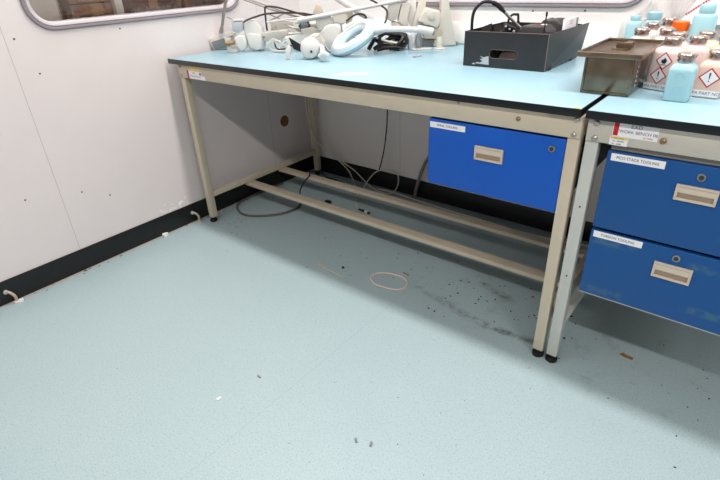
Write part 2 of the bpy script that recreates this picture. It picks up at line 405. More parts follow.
# ------------------------------------------------------------------ workbenches
YF, YL, T, W = -.882, -.863, .021, .0315
def workbench(x0, x1, la, ra, m, label, back=-.004, ma=None, bars=((-.611, -.562), (-.366, -.322))):
    ma = ma or m
    t = thing('workbench', label, 'workbench', ((x0+x1)/2, -.45, 0))
    b = BM(); box(b, x0+.002, x1-.002, YF+.002, back-.002, H-T+.0005, H, .0012); o = finish('worktop', b, M['top'], t); tag(o, 'pale blue laminate worktop')
    b = BM()
    box(b, x0, x1, YF, YF+.003, H-T, H-.0008, .0006); box(b, x0, x1, back-.003, back, H-T, H-.0008, .0006)
    box(b, x0, x0+.003, YF, back, H-T, H-.0008, .0006); box(b, x1-.003, x1, YF, back, H-T, H-.0008, .0006)
    box(b, x0+.003, x1-.003, YF+.003, back-.003, H-T, H-T+.0005)
    tag(finish('edge_band', b, M['edge'], o), 'black edging')
    xl, xr = la, ra
    yb = -.064
    for x in (xl, xr-W):
        for y in (YL, yb):
            b = BM(); box(b, x, x+W, y, y+W, .026, H-T, .0012, seg=2); lg = finish('leg', b, m, t)
            b = BM(); lathe(b, [(.0165, 0), (.0185, .002), (.0185, .012), (.012, .015), (.007, .016), (.007, .026)], (0, 0, 1), (x+W/2, y+W/2-.004, 0), 20); tag(finish('foot', b, M['foot'], lg), 'black levelling foot')
    b = BM(); box(b, xl, xr, YL-.004, YL, .731, H-T-.0005, .0015); tag(finish('apron', b, ma, t), 'deep front rail under the worktop')
    b = BM(); box(b, xl+W, xr-W, yb+W-.004, yb+W, .731, H-T-.0005, .001); finish('apron', b, m, t)
    for x in (xl, xr-.004):
        b = BM(); box(b, x, x+.004, YL+W, yb, .731, H-T-.0005, .001); finish('apron', b, m, t)
    for x in (xl+.004, xr-W+.002):
        b = BM(); box(b, x, x+W-.006, YL+W, yb, .134, .162, .002); finish('side_rail', b, m, t)
    for y0, y1 in bars:
        b = BM(); box(b, xl+.008, xr-.008, y0, y1, .117, .134, .0015)
        box(b, xl+.01, xr-.01, y1-.016, y1-.014, .134, .1348)
        finish('stretcher', b, m, t)
    return t
def bolt(t, x, z, r=.0065, m='steel', y=YL-.004):
    b = BM(); lathe(b, [(r, -.001), (r, .001), (r*.8, .0035), (r*.45, .0045), (r*.42, .0025), (.0003, .0024)], (0, -1, 0), (x, y, z), 18)
    return finish('bolt', b, M[m], t)
def sticker(t, x0, x1, z0, z1, m, label, y=YL-.0042, name='sticker', mats=None):
    b = BM(); box(b, x0, x1, y-.0006, y+.0001, z0, z1); o = finish(name, b, M[m], t, smooth=False); tag(o, label); return o

B1 = workbench(.028, 1.828, .071, 1.832, M['beige'], 'long beige-framed workbench with pale blue top in the room corner')
for x, z in ((1.817, .779), (1.816, .741), (.09, .777), (.09, .739)): bolt(B1, x, z)
for x, z in ((1.667, .761), (.236, .757)): bolt(B1, x, z, .006, 'brass')
bolt(B1, 1.485, .782, .0035)
s = sticker(B1, .139, .245, .7325, .766, 'paper', 'white asset label with red end band')
b = BM(); box(b, .139, .151, YL-.0054, YL-.0047, .7325, .766); finish('red_band', b, M['red'], s, smooth=False)
text_obj('EXD', .010, (.19, YL-.0052, .757), s, M['inkg']); text_obj('WORK BENCH 05', .0095, (.198, YL-.0052, .744), s, M['inkg'])
s = sticker(B1, .245, .268, .7315, .749, 'paper', 'small white label')
s = sticker(B1, .160, .231, .768, .784, 'yellow', 'yellow test label')
b = BM()
for k in range(3): box(b, .168+.02*k, .180+.02*k, YL-.0054, YL-.0047, .773, .779)
finish('print', b, M['tan'], s, smooth=False)
b = BM(); prism(b, [(1.806, -.880, H+.0001), (1.823, -.880, H+.0001), (1.823, -.866, H+.0001), (1.810, -.868, H+.0001)], (0, 0, .0006)); tag(finish('sticker', b, M['yellow'], B1, smooth=False), 'yellow sticker scrap on the worktop corner')
# peeled label on the worktop
b = BM(); prism(b, [(.976, -.842, H+.0002), (1.000, -.775, H+.0002), (1.075, -.752, H+.0002), (1.078, -.772, H+.0002), (1.04, -.80, H+.0002)], (0, 0, .0006))
s = finish('sticker', b, M['paper'], B1, smooth=False); tag(s, 'torn white and red label on the worktop')
b = BM(); prism(b, [(1.000, -.779, H+.0010), (1.002, -.771, H+.0010), (1.074, -.7535, H+.0010), (1.075, -.760, H+.0010)], (0, 0, .0004)); finish('red_band', b, M['rubber'], s, smooth=False)

B2 = workbench(1.840, 3.64, 1.845, 3.60, M['grey'], 'grey-framed workbench with pale blue top at the right, holding bottles', ma=M['warmgrey'], bars=((-.366, -.322),))
for x, z in ((1.865, .778), (1.866, .740)): bolt(B2, x, z, .0075)
bolt(B2, 2.014, .757, .0075, 'brass')
for z in (.55, .33): bolt(B2, 1.862, z, .002, 'foot', YL)
s = sticker(B2, 1.904, 2.002, .7525, .7885, 'paper', 'white bench label with red band and black lettering')
b = BM(); box(b, 1.9055, 1.9165, YL-.0054, YL-.0047, .755, .7885); finish('red_band', b, M['red'], s, smooth=False)
text_obj('EXD', .013, (1.955, YL-.0052, .7795), s, M['inkg']); text_obj('WORK BENCH 06', .0105, (1.960, YL-.0052, .7665), s, M['inkg'])
text_obj('FC 00001', .0055, (1.983, YL-.0052, .757), s, M['inkr'])
s = sticker(B2, 1.901, 1.942, .731, .7515, 'paper', 'small white test label with yellow heading', YL-.0047)
b = BM(); box(b, 1.902, 1.941, YL-.0058, YL-.0052, .7462, .7508); finish('heading', b, M['yellow'], s, smooth=False)
text_obj('TEST DATE', .0045, (1.921, YL-.0061, .7485), s, M['ink']); text_obj('No. 000000', .0055, (1.921, YL-.0057, .7415), s, M['inkg']); text_obj('By   0000', .0055, (1.918, YL-.0057, .7345), s, M['inkg'])

# ------------------------------------------------------------------ drawer units
def drawer_unit(x0, x1, zs, m, label, locks, pulls, labels, carcass):
    zt, zb = zs[0][1], zs[-1][0]
    t = thing('drawer_unit', label, 'drawers', ((x0+x1)/2, -.6, zb))
    b = BM()
    box(b, x0+.004, x0+.012, YL+.02, -.30, zb+.006, .735, .001); box(b, x1-.012, x1-.004, YL+.02, -.30, zb+.006, .735, .001)
    box(b, x0+.012, x1-.012, -.31, -.30, zb+.006, .735); box(b, x0+.012, x1-.012, YL+.02, -.31, zb+.008, zb+.012)
    box(b, x0+.004, x1-.004, YL+.02, -.30, .735, .742)
    box(b, x0+.004, x1-.004, YL+.008, YL+.019, zt+.002, .7305)
    finish('carcass', b, carcass, t)
    if len(zs) > 1: b = BM(); box(b, x0+.001, x1-.001, YL, YL+.016, zb-.0022, zb-.0002); finish('bottom_lip', b, M['grey'], t)
    for (z0, z1), (px0, px1, pz0, pz1), (lx, lz), (tx0, tx1, tz0, tz1, txt) in zip(zs, pulls, locks, labels):
        b = BM(); box(b, x0, x1, YL-.001, YL+.017, z0, z1, .0022, seg=3); d = finish('drawer', b, m, t)
        b = BM(); yf = YL-.001; w = .006
        box(b, px0, px1, yf-.006, yf+.001, pz1-w*.9, pz1, .0012); box(b, px0, px1, yf-.006, yf+.001, pz0, pz0+w, .0012)
        box(b, px0, px0+w, yf-.006, yf+.001, pz0+w, pz1-w*.9, .001); box(b, px1-w, px1, yf-.006, yf+.001, pz0+w, pz1-w*.9, .001)
        zm = pz0+(pz1-pz0)*.52
        prism(b, [(px0+w, yf-.0055, zm), (px0+w, yf-.0055, pz1-w), (px0+w, yf-.001, pz1-w), (px0+w, yf-.001, zm-.004)], (px1-px0-2*w, 0, 0))
        tag(finish('pull_handle', b, M['pull'], d), 'putty coloured recessed pull')
        b = BM(); box(b, px0+w, px1-w, yf-.0014, yf-.0004, pz0+w, zm-.002); finish('pull_recess_shade', b, M['recess_shade'], d, smooth=False)  # flat plate in place of a pocket; its shade is painted as darker putty
        b = BM(); lathe(b, [(.0098, -.001), (.0098, .002), (.0082, .004), (.0066, .004), (.006, .0025), (.0005, .0024)], (0, -1, 0), (lx, yf, lz), 24)
        lk = finish('lock', b, M['steel'], d); tag(lk, 'round metal lock')
        b = BM(); lathe(b, [(.0055, 0), (.0055, .0022), (.0003, .0023)], (0, -1, 0), (lx, yf-.001, lz), 18); box(b, lx-.0016, lx+.0016, yf-.0062, yf-.001, lz-.005, lz+.004, .0004)
        finish('keyhole', b, M['dgrey'], lk)
        s = sticker(t, tx0, tx1, tz0, tz1, 'paper', 'white name label', yf-.0002, 'name_label')
        text_obj(txt, .0098, ((tx0+tx1)/2, yf-.0011, (tz0+tz1)/2), s, M['ink'], sx=.92)
    return t
drawer_unit(1.386, 1.799, [(.515, .724)], M['blue1'], 'bright blue single drawer hung under the corner workbench', [(1.766, .694)],
            [(1.546, 1.634, .6245, .6665)], [(1.391, 1.510, .698, .7155, 'SPIRAL TOOLING')], M['cabinet'])
drawer_unit(1.902, 2.315, [(.504, .714), (.296, .4955)], M['blue2'], 'deep blue two-drawer unit hung under the right workbench', [(2.107, .687), (2.107, .473)],
            [(2.064, 2.149, .6245, .6635), (2.064, 2.149, .4095, .4525)],
            [(1.912, 2.031, .691, .7095, 'PICO STACK TOOLING'), (1.909, 2.028, .4755, .4935, 'TORSION TOOLING')], M['taupe'])

# ------------------------------------------------------------------ cables and litter under the bench
def cable(name, pts, r, m, label, cat='cable', k=6, parent=None, closed=False):
    b = BM(); tube(b, pts, r, 8, k, closed); o = finish(name, b, M[m], parent)
    return o if parent else tag(o, label, cat)
cable('conduit', [(.985, -.03, .46), (.972, -.03, .411), (.924, -.03, .32), (.867, -.03, .223), (.832, -.03, .137), (.808, -.03, .05), (.80, -.03, .008)], .0092, 'cable_g', 'thick grey conduit rising from the floor behind the bright blue drawer')
c1 = thing('audio_cable', 'beige cable hanging by the rear bench leg, ending in a black plug', 'cable', (.36, -.05, 0))
b = BM(); tube(b, [(.058, -.03, .79), (.064, -.078, .474), (.074, -.078, .337), (.112, -.075, .232), (.182, -.062, .176), (.264, -.05, .124), (.339, -.05, .076), (.37, -.045, .02), (.44, -.10, .004), (.474, -.127, .004), (.578, -.273, .004), (.642, -.327, .005)], .0034, 8, 6); finish('cord', b, M['cable_w'], c1)
b = BM(); tube(b, [(.640, -.326, .006), (.665, -.329, .0075), (.685, -.331, .008)], .0045, 10, 0, r2=.0078); tube(b, [(.708, -.335, .008), (.72, -.336, .008)], .0068, 10); pl = finish('plug', b, M['cable_b'], c1); tag(pl, 'black plug body')
b = BM(); tube(b, [(.685, -.331, .008), (.709, -.335, .008)], .0062, 12); finish('plug_sleeve', b, M['cable_w'], pl)
cable('cord', [(.122, -.025, .79), (.126, -.06, .5), (.130, -.062, .406), (.159, -.05, .292), (.221, -.05, .179), (.303, -.05, .119), (.393, -.05, .081), (.508, -.056, .012), (.60, -.075, .005), (.655, -.075, .006), (.685, -.05, .03), (.702, -.045, .084), (.689, -.045, .128), (.628, -.05, .139), (.557, -.06, .112), (.505, -.07, .052), (.485, -.10, .006), (.43, -.16, .004)], .0033, 'cable_w', 'thin beige cord looping up against the black skirting under the bench')
cable('cord', [(.56, -.045, .004), (.668, -.038, .004), (.831, -.055, .004), (1.016, -.071, .004), (1.218, -.076, .004), (1.408, -.089, .004), (1.559, -.081, .004), (1.671, -.06, .004), (1.76, -.045, .004), (1.95, -.04, .004)], .0042, 'cable_w', 'long pale cord lying on the floor along the rear skirting')
cable('power_lead', [(.64, -.04, .79), (.638, -.05, .52), (.636, -.05, .461), (.628, -.05, .363), (.609, -.05, .248), (.575, -.05, .131), (.54, -.05, .06), (.50, -.03, .01)], .0035, 'cable_b', 'black lead hanging down the rear wall under the bench')
cable('hose', [(.03, -.30, .007), (.024, -.351, .007), (.020, -.413, .007), (.018, -.529, .007), (.031, -.638, .007), (.099, -.701, .007), (.181, -.72, .007), (.258, -.683, .007), (.329, -.606, .007), (.352, -.517, .007), (.335, -.455, .007)], .0058, 'cable_t', 'taupe hose lying in a big loop on the floor beneath the bench', 'hose')
cable('power_lead', [(.340, -.425, .005), (.318, -.42, .012), (.287, -.407, .05), (.30, -.385, .10), (.325, -.365, .135), (.315, -.345, .1405), (.27, -.295, .13), (.19, -.137, .06), (.20, -.09, .012), (.23, -.078, .005), (.349, -.095, .005), (.44, -.115, .005), (.53, -.10, .005)], .0038, 'cable_b', 'black lead draped over the rear stretcher near the back leg')
b = BM(); box(b, .425, .460, -.362, -.340, .0, .016, .003); tag(finish('plug', b, M['cable_b']), 'small black plug on the floor between the stretchers', 'plug')
cable('rubber_band', [(1.091, -.806, .0028), (1.128, -.834, .0028), (1.179, -.834, .0028), (1.231, -.818, .0028), (1.248, -.785, .0028), (1.234, -.75, .0028), (1.196, -.731, .0028), (1.14, -.738, .0028), (1.097, -.764, .0028)], .0027, 'rubber', 'pinkish rubber band lying in an oval on the floor', 'rubber band', closed=True)
b = BM(); tube(b, [(1.0, -.876, .002), (.935, -.868, .002), (.864, -.860, .002)], .0018, 6); box(b, .852, .866, -.866, -.855, 0, .005, .001); tube(b, [(.858, -.868, .003), (.846, -.855, .004), (.838, -.85, .009)], .0015, 6)
tag(finish('cable_tie', b, M['tie']), 'tan cable tie on the floor left of the rubber band', 'cable tie')
def scrap(name, x, y, pts, h, m, label, cat='scrap'):
    b = BM(); prism(b, [(x+dx, y+dy, .0003) for dx, dy in pts], (0, 0, h)); return tag(finish(name, b, M[m], smooth=False), label, cat)
scrap('paper_scrap', 1.122, -1.606, [(-.004, -.007), (.005, -.006), (.004, .003), (.001, .009), (-.003, .004)], .004, 'scrap', 'tiny white crumb alone on the open floor')
scrap('leaf_scrap', 2.05, -.697, [(-.022, -.002), (-.014, .010), (-.005, .005), (.018, .004), (.018, -.007), (-.004, -.008)], .003, 'brown', 'small brown scrap on the floor below the deep blue drawers')
scrap('fluff', 1.553, -1.473, [(-.007, .003), (-.002, .006), (.007, -.002), (.004, -.006), (-.004, -.001)], .004, 'mgrey', 'left one of two grey flecks near the bottom of the floor')
scrap('fluff', 1.592, -1.457, [(-.004, .007), (.003, .004), (.006, -.006), (.001, -.008), (-.003, .0)], .004, 'mgrey', 'right one of two grey flecks near the bottom of the floor')
scrap('fluff', 1.150, -1.47, [(-.010, .002), (-.002, .004), (.009, .001), (.006, -.003), (-.006, -.002)], .003, 'mgrey', 'grey fleck on the open floor right of the white crumb')
scrap('scrap', .946, -.816, [(-.006, .003), (.004, .005), (.008, -.002), (-.002, -.005)], .006, 'specks', 'black scrap on the floor beside the cable tie')
scrap('paper_scrap', .030, -1.770, [(-.006, -.016), (.005, -.015), (.008, .014), (-.003, .016)], .008, 'scrap', 'white chip on the floor beside the left pipe stub')
scrap('paper_scrap', .020, -1.095, [(-.010, -.012), (.006, -.014), (.012, .004), (.002, .016), (-.009, .007)], .012, 'scrap', 'white chip at the wall foot midway between the pipe stubs')
scrap('wood_sliver', 1.195, -.700, [(-.018, .004), (.016, -.001), (.018, -.004), (-.016, .0)], .003, 'brown', 'brown sliver on the floor behind the rubber band')
# crumbs nobody could count
b = BM()
rnd = random.Random(3)
def crumbs(n, cx, cy, sx, sy, smin, smax, mi):
    for _ in range(n):
        x, y = rnd.gauss(cx, sx), rnd.gauss(cy, sy); r = rnd.uniform(smin, smax)
        if x < .01 or y > -.02: continue
        v = bmesh.ops.create_icosphere(b, subdivisions=1, radius=r, matrix=Matrix.Translation((x, y, r*.45)) @ Matrix.Rotation(rnd.uniform(0, 6), 4, 'Z') @ Matrix.Diagonal((1.4, rnd.uniform(.5, 1), .5, 1)))['verts']
        for f in set(f for q in v for f in q.link_faces): f.material_index = mi
crumbs(42, 1.55, -.66, .16, .09, .0015, .0042, 0); crumbs(30, 1.60, -.70, .16, .10, .0015, .004, 1)
crumbs(25, 1.1, -.68, .25, .1, .0012, .0035, 0); crumbs(30, 2.05, -.75, .2, .1, .0012, .003, 1); crumbs(22, 2.1, -.8, .2, .12, .0012, .003, 0)
crumbs(25, .2, -.85, .1, .08, .0015, .004, 2); crumbs(40, 1.3, -1.5, .5, .4, .0008, .0018, 0)
for _ in range(70):
    y = rnd.uniform(-1.95, -.55); x = abs(rnd.gauss(.012, .014)); r = rnd.uniform(.0015, .0045)
    v = bmesh.ops.create_icosphere(b, subdivisions=1, radius=r, matrix=Matrix.Translation((x+.013, y, r*.4)) @ Matrix.Diagonal((1, 1.5, .5, 1)))['verts']
    mi = rnd.choice((0, 1, 1, 1, 2))
    for f in set(f for q in v for f in q.link_faces): f.material_index = mi
tag(finish('floor_debris', b, [M['specks'], M['debris_l'], M['brown']]), 'loose dark and pale crumbs of dirt scattered over the floor', 'debris', kind='stuff')
def pipe(y, label):
    t = thing('pipe_stub', label, 'pipe', (.02, y, 0), 'pipe stubs at the wall foot')
    b = BM(); tube(b, [(.008, y-.012, .052), (.020, y-.006, .051), (.028, y+.002, .040), (.030, y+.006, .024), (.026, y+.004, .004)], .0058, 12, 5); finish('bent_pipe', b, M['pipe'], t)
    b = BM(); lathe(b, [(.0075, 0), (.0085, .002), (.0085, .010), (.007, .012)], (.9, -.3, 0), (.004, y-.012, .0525), 14); finish('collar', b, M['lgrey'], t)
    b = BM(); lathe(b, [(.013, .0), (.012, .004), (.007, .006)], (0, 0, 1), (.026, y+.004, .0), 14); finish('floor_flange', b, M['tan'], t)
pipe(-1.782, 'bent pipe stub at the black skirting at the far left, by the photo edge')
pipe(-.905, 'bent pipe stub at the black skirting beside the front left bench leg')

# ------------------------------------------------------------------ lamp parts piled on the corner bench
NV = Vector((.64, -.768, 0)); BK = -NV       # towards / away from the viewer's side
def away(d): return BK*d
def near(p, d): return Vector(p)+NV*d
A = thing('bench_lamp', 'grey bench lamp with cream oblong head and upright pole, at the left wall', 'lamp', (.06, -.58, H))
head = [(.012, -.635, .859), (.020, -.625, .8115), (.078, -.576, .814), (.109, -.551, .880), (.096, -.562, .894)]
b = BM(); prism(b, head, away(.045), .003); hd = finish('lamp_head', b, M['cream'], A)
b = BM(); prism(b, [near(p, .0015) for p in [(.020, -.628, .848), (.026, -.622, .816), (.074, -.581, .8185), (.102, -.556, .873)]], away(.003), .001); tag(finish('reflector', b, M['mgrey'], hd), 'dark grey open underside')
b = BM(); tube(b, [(.060, -.60, .885), (.071, -.590, .916), (.084, -.580, .967), (.100, -.566, 1.025), (.134, -.538, 1.20)], .0068, 10); finish('pole', b, M['rodm'], A)
b = BM(); tube(b, [(.063, -.596, .888), (.066, -.594, .898), (.069, -.592, .909)], .0110, 12, r2=.0085); finish('pole_socket', b, M['rodm'], A)
b = BM(); tube(b, [(.098, -.575, .955), (.112, -.563, .945), (.13, -.55, .935), (.145, -.538, .915), (.12, -.56, .890)], .003, 8, 5); finish('wire', b, M['rodm'], A)

Bt = thing('lamp_joint', 'white rounded swivel joint with brass screw beside the cream lamp head', 'lamp part', (.215, -.63, H))
b = BM(); prism(b, [(.203, -.637, .872), (.226, -.618, .887), (.241, -.605, .881), (.248, -.600, .851), (.243, -.604, .826), (.222, -.621, .8115), (.206, -.635, .838)], away(.035), .010, seg=4); finish('housing', b, M['white'], Bt)
b = BM(); prism(b, [(.171, -.664, .876), (.178, -.658, .841), (.174, -.661, .8115), (.208, -.633, .8115), (.210, -.631, .824), (.190, -.648, .826), (.190, -.648, .862), (.196, -.643, .876)], away(.012), .0015); finish('bracket', b, M['white2'], Bt)
b = BM(); tube(b, [(.173, -.662, .852), (.204, -.636, .855)], .009, 12); tube(b, [(.180, -.655, .852), (.186, -.650, .852)], .013, 12); tag(finish('screw', b, M['brass'], Bt), 'brass clamp screw')

Dm = thing('magnifier_lamp', 'white angular lamp housing with flat bar arm, left part of the lamp pile', 'lamp', (.27, -.56, H))
b = BM(); prism(b, [(.231, -.591, .930), (.249, -.576, .945), (.276, -.553, .942), (.292, -.540, .905), (.297, -.537, .854), (.289, -.543, .815), (.265, -.563, .8115), (.238, -.585, .826), (.229, -.592, .887)], away(.07), .008, seg=3); hs = finish('housing', b, M['white'], Dm)
b = BM(); prism(b, [near(p, .010) for p in [(.236, -.587, .884), (.252, -.574, .890), (.287, -.544, .880), (.290, -.541, .854), (.283, -.547, .821), (.265, -.562, .816), (.243, -.581, .829)]], away(.014), .004, taper=1.05); finish('cover', b, M['white'], hs)
b = BM(); prism(b, [(.191, -.625, .938), (.228, -.595, .940), (.228, -.595, .904), (.211, -.608, .893), (.189, -.627, .900)], away(.04), .003); tag(finish('knuckle', b, M['lgrey'], Dm), 'grey knuckle block')
b = BM(); prism(b, [(.187, -.628, .9405), (.230, -.593, .943), (.2285, -.594, .951), (.200, -.618, .952)], away(.042), .002); finish('knuckle_cap', b, M['white'], Dm)
b = BM(); prism(b, [near(p, .012) for p in [(.291, -.540, .888), (.334, -.505, .894), (.382, -.465, .899), (.381, -.466, .868), (.338, -.502, .858), (.296, -.536, .851)]], away(.022), .003); finish('arm', b, M['white2'], Dm)
b = BM(); tube(b, [(.365, -.479, .880), (.424, -.430, .879), (.510, -.358, .884)], .0052, 10); finish('rod', b, M['white'], Dm)
b = BM(); lathe(b, [(.004, 0), (.004, .003), (.0005, .0035)], NV, near((.297, -.534, .872), .012), 12); finish('screw', b, M['dgrey'], Dm)

Sp = thing('spring_arm', 'pair of thin grey lamp rods slanting down from the left behind the white housing', 'lamp arm', (.30, -.45, .93))
for pts in ([(.17, -.553, 1.035), (.277, -.470, .983), (.400, -.370, .933)], [(.20, -.55, 1.036), (.36, -.418, .958), (.41, -.376, .935)], [(.291, -.492, .966), (.337, -.455, .937), (.373, -.425, .945), (.425, -.382, .932)], [(.285, -.495, .930), (.358, -.440, .966), (.40, -.408, .962)]):
    b = BM(); tube(b, pts, .0032, 8); finish('rod', b, M['rodm'], Sp)
b = BM(); prism(b, [(.275, -.470, .925), (.311, -.440, .931), (.356, -.402, .923), (.354, -.403, .898), (.275, -.470, .890)], away(.03), .003); sb = finish('beige_bar', b, M['cream'], Sp)
for p in ((.292, -.452, .905), (.327, -.422, .912)):
    b = BM(); lathe(b, [(.004, 0), (.004, .003), (.001, .004)], NV, p, 10); finish('screw', b, M['rodm'], sb)
b = BM(); prism(b, [(.386, -.465, .914), (.433, -.426, .900), (.497, -.372, .920), (.543, -.334, .926), (.541, -.335, .901), (.474, -.392, .880), (.418, -.438, .887)], away(.03), .004); finish('linkage', b, M['white2'], Sp)
b = BM()
for k in range(6):
    a = k*1.1; tube(b, [(.30+.012*k, -.47+.008*k, .905), (.315+.013*k, -.462+.010*k, .875+.008*math.sin(a)), (.30+.016*k, -.455+.008*k, .835)], .0022, 6, 4)
finish('spring_wires', b, M['white2'], Sp)
Fl = thing('folded_arm', 'folded white lamp arm behind the round spot lamp head', 'lamp arm', (.49, -.46, H))
b = BM(); prism(b, [(.420, -.527, .875), (.475, -.481, .882), (.557, -.412, .884), (.567, -.405, .863), (.514, -.448, .849), (.472, -.484, .834), (.431, -.518, .841)], away(.03), .005, seg=3); finish('arm_cover', b, M['white'], Fl)
b = BM(); prism(b, [(.455, -.49, .850), (.53, -.427, .853), (.525, -.43, .8115), (.45, -.494, .8115)], away(.03), .004); finish('arm_foot', b, M['white2'], Fl)
b = BM(); prism(b, [(.477, -.479, .903), (.518, -.445, .909), (.551, -.417, .894), (.536, -.430, .872), (.491, -.467, .872)], away(.02), .004); finish('bracket', b, M['white2'], Fl)
b = BM(); tube(b, [(.362, -.575, .849), (.385, -.556, .868), (.398, -.545, .830), (.425, -.522, .858), (.436, -.513, .823), (.411, -.534, .8165), (.374, -.565, .823), (.366, -.572, .846), (.392, -.55, .862), (.42, -.526, .836)], .0045, 8, 6); finish('coiled_lead', b, M['white2'], Fl)
b = BM(); tube(b, [(.36, -.565, .938), (.43, -.505, .946), (.50, -.45, .950)], .004, 8); finish('side_rod', b, M['white'], Fl)
Kn = thing('handwheel', 'dark ribbed handwheel in the middle of the white lamp pile', 'handwheel', (.475, -.445, .89))
b = BM()
for k in range(8):
    a = k*PI/4; c = Vector((.474, -.447, .914)) + Vector((.768, .64, 0))*.020*math.cos(a)+Vector((0, 0, 1))*.016*math.sin(a)
    tube(b, [c, c+away(.03)], .0075, 8)
finish('grip', b, M['dgrey'], Kn)
b = BM(); lathe(b, [(.017, -.03), (.017, .003), (.008, .006), (.008, .012), (.001, .013)], NV, (.474, -.447, .914), 18); finish('hub', b, M['mgrey'], Kn)
def loose(name, pts, r, m, label, cat='cable'): return cable(name, pts, r, m, label, cat)
loose('cable', [(.243, -.60, .935), (.25, -.585, .945), (.275, -.55, .957), (.31, -.52, .966), (.36, -.47, .968), (.42, -.41, .962), (.46, -.39, .955), (.51, -.38, .95), (.55, -.37, .945)], .0042, 'cable_d', 'dark brown cable arching along the top of the white lamp pile')
loose('cable', [(.300, -.515, .895), (.297, -.513, .93), (.296, -.510, .983), (.305, -.505, .995), (.34, -.478, .991), (.40, -.43, .968), (.45, -.395, .948), (.49, -.37, .938)], .0042, 'cable_d', 'dark brown cable rising straight behind the flat bar arm')
loose('cable', [(.325, -.485, .862), (.331, -.505, .835), (.345, -.50, .8165), (.366, -.485, .8150), (.388, -.462, .825), (.402, -.45, .872)], .0042, 'cable_b', 'black cable loop hanging below the flat bar arm')

F = thing('spot_lamp', 'white round spot lamp head with black clip lying at the front of the pile', 'lamp', (.66, -.61, H))
RC = Matrix.Rotation(math.radians(38), 3, 'Z')
b = BM(); ellipsoid(b, (.652, -.602, .852), (.042, .044, .0408), RC, 28); lathe(b, [(.035, -.02), (.035, .036), (.028, .042), (.001, .043)], NV, (.651, -.603, .850), 28); hd = finish('lamp_head', b, M['white'], F)
b = BM(); lathe(b, [(.0052, -.002), (.0052, .002), (.0005, .0022)], NV, near((.6575, -.600, .843), .0425), 14); tag(finish('hole', b, M['dgrey'], hd), 'dark screw hole')
b = BM(); prism(b, [(.593, -.664, .896), (.606, -.654, .886), (.634, -.630, .862), (.629, -.634, .838), (.606, -.654, .850)], away(.016), .003); tag(finish('clip', b, M['cable_b'], F), 'black plastic clip')
b = BM(); prism(b, [(.606, -.590, .875), (.636, -.565, .900), (.661, -.544, .899), (.675, -.533, .860), (.655, -.548, .8115), (.61, -.587, .8115)], away(.04), .008, seg=3); finish('body', b, M['white2'], F)
b = BM(); tube(b, [(.677, -.596, .862), (.699, -.583, .853), (.745, -.635, .838)], .010, 12, 4); finish('neck', b, M['white'], F)
b = BM(); prism(b, [(.747, -.665, .834), (.764, -.651, .851), (.784, -.634, .838), (.766, -.649, .8113)], away(.030), .003); sc = finish('end_cap', b, M['white'], F)
b = BM(); prism(b, [near(p, .0015) for p in [(.753, -.660, .834), (.764, -.651, .844), (.778, -.639, .836), (.767, -.648, .819)]], away(.003), .001); finish('end_face', b, M['bluewhite'], sc)
b = BM(); tube(b, [(.617, -.620, .873), (.659, -.588, .884), (.692, -.560, .911)], .004, 8); finish('rod', b, M['white2'], F)
b = BM(); prism(b, [(.582, -.680, .850), (.592, -.672, .868), (.602, -.663, .860), (.593, -.670, .8112), (.582, -.680, .8112)], away(.012), .002); tag(finish('plug', b, M['white']), 'little white plug standing left of the black clip', 'plug')

G = thing('triangular_hood', 'white rounded triangular lamp hood tilted in front of the long tube', 'hood', (.625, -.44, H))
pts = [(.593, -.467, .888), (.600, -.461, .914), (.615, -.448, .926), (.643, -.425, .928), (.660, -.411, .910), (.652, -.417, .872), (.639, -.428, .840), (.621, -.444, .8115), (.607, -.455, .838), (.597, -.464, .865)]
b = BM(); prism(b, [near(p, .015) for p in pts], away(.035), .010, seg=4, taper=.85); finish('shell', b, M['white'], G)
b = BM(); tube(b, [near(p, .002) for p in [(.666, -.419, .926), (.667, -.418, .881), (.654, -.428, .841), (.636, -.443, .818), (.620, -.458, .8155), (.604, -.470, .843), (.594, -.478, .875)]], .0032, 8, 5); finish('rim', b, M['mgrey'], G)

# ring magnifier
HN = Vector((-.199, -.484, .845)).normalized(); HC = Vector((.748, -.436, .876))
Hm = thing('magnifier_lamp', 'large white ring magnifier head with a straight arm, front of the pile', 'lamp', (.76, -.45, H))
prof = [(.044, -.006), (.048, -.016), (.075, -.022), (.098, -.018), (.111, -.006), (.113, .004), (.106, .014), (.085, .020), (.060, .014), (.048, .006), (.044, .0)]
b = BM(); z = HN; x = z.orthogonal().normalized(); y = z.cross(x); sg = 48
rings = [[b.verts.new(HC+z*h+(x*math.cos(2*PI*j/sg)+y*math.sin(2*PI*j/sg))*r) for j in range(sg)] for r, h in prof]
for Ra, Rb in zip(rings, rings[1:]+rings[:1]):
    for j in range(sg): b.faces.new((Ra[j], Ra[(j+1) % sg], Rb[(j+1) % sg], Rb[j]))
rg = finish('ring_head', b, M['bluewhite'], Hm)
b = BM(); rings = [[b.verts.new(HC+z*h+(x*math.cos(2*PI*j/sg)+y*math.sin(2*PI*j/sg))*r) for j in range(sg)] for r, h in ((.066, .0170), (.070, .0215), (.092, .0205), (.097, .0168))]
for Ra, Rb in zip(rings, rings[1:]):
    for j in range(sg): b.faces.new((Ra[j], Ra[(j+1) % sg], Rb[(j+1) % sg], Rb[j]))
finish('tube_cover', b, M['white'], rg)
b = BM(); lathe(b, [(.012, -.012), (.017, -.008), (.017, .008), (.011, .014), (.001, .015)], (.3, -.5, .7), HC+Vector((-.004, .006, -.025)), 16); finish('bulb_socket', b, M['white2'], rg)
b = BM(); prism(b, [near(p, -.02) for p in [(.822, -.452, .880), (.838, -.437, .914), (.878, -.404, .928), (.902, -.385, .922), (.894, -.392, .898), (.863, -.419, .884)]], away(.04), .008, seg=3); finish('neck', b, M['white'], Hm)
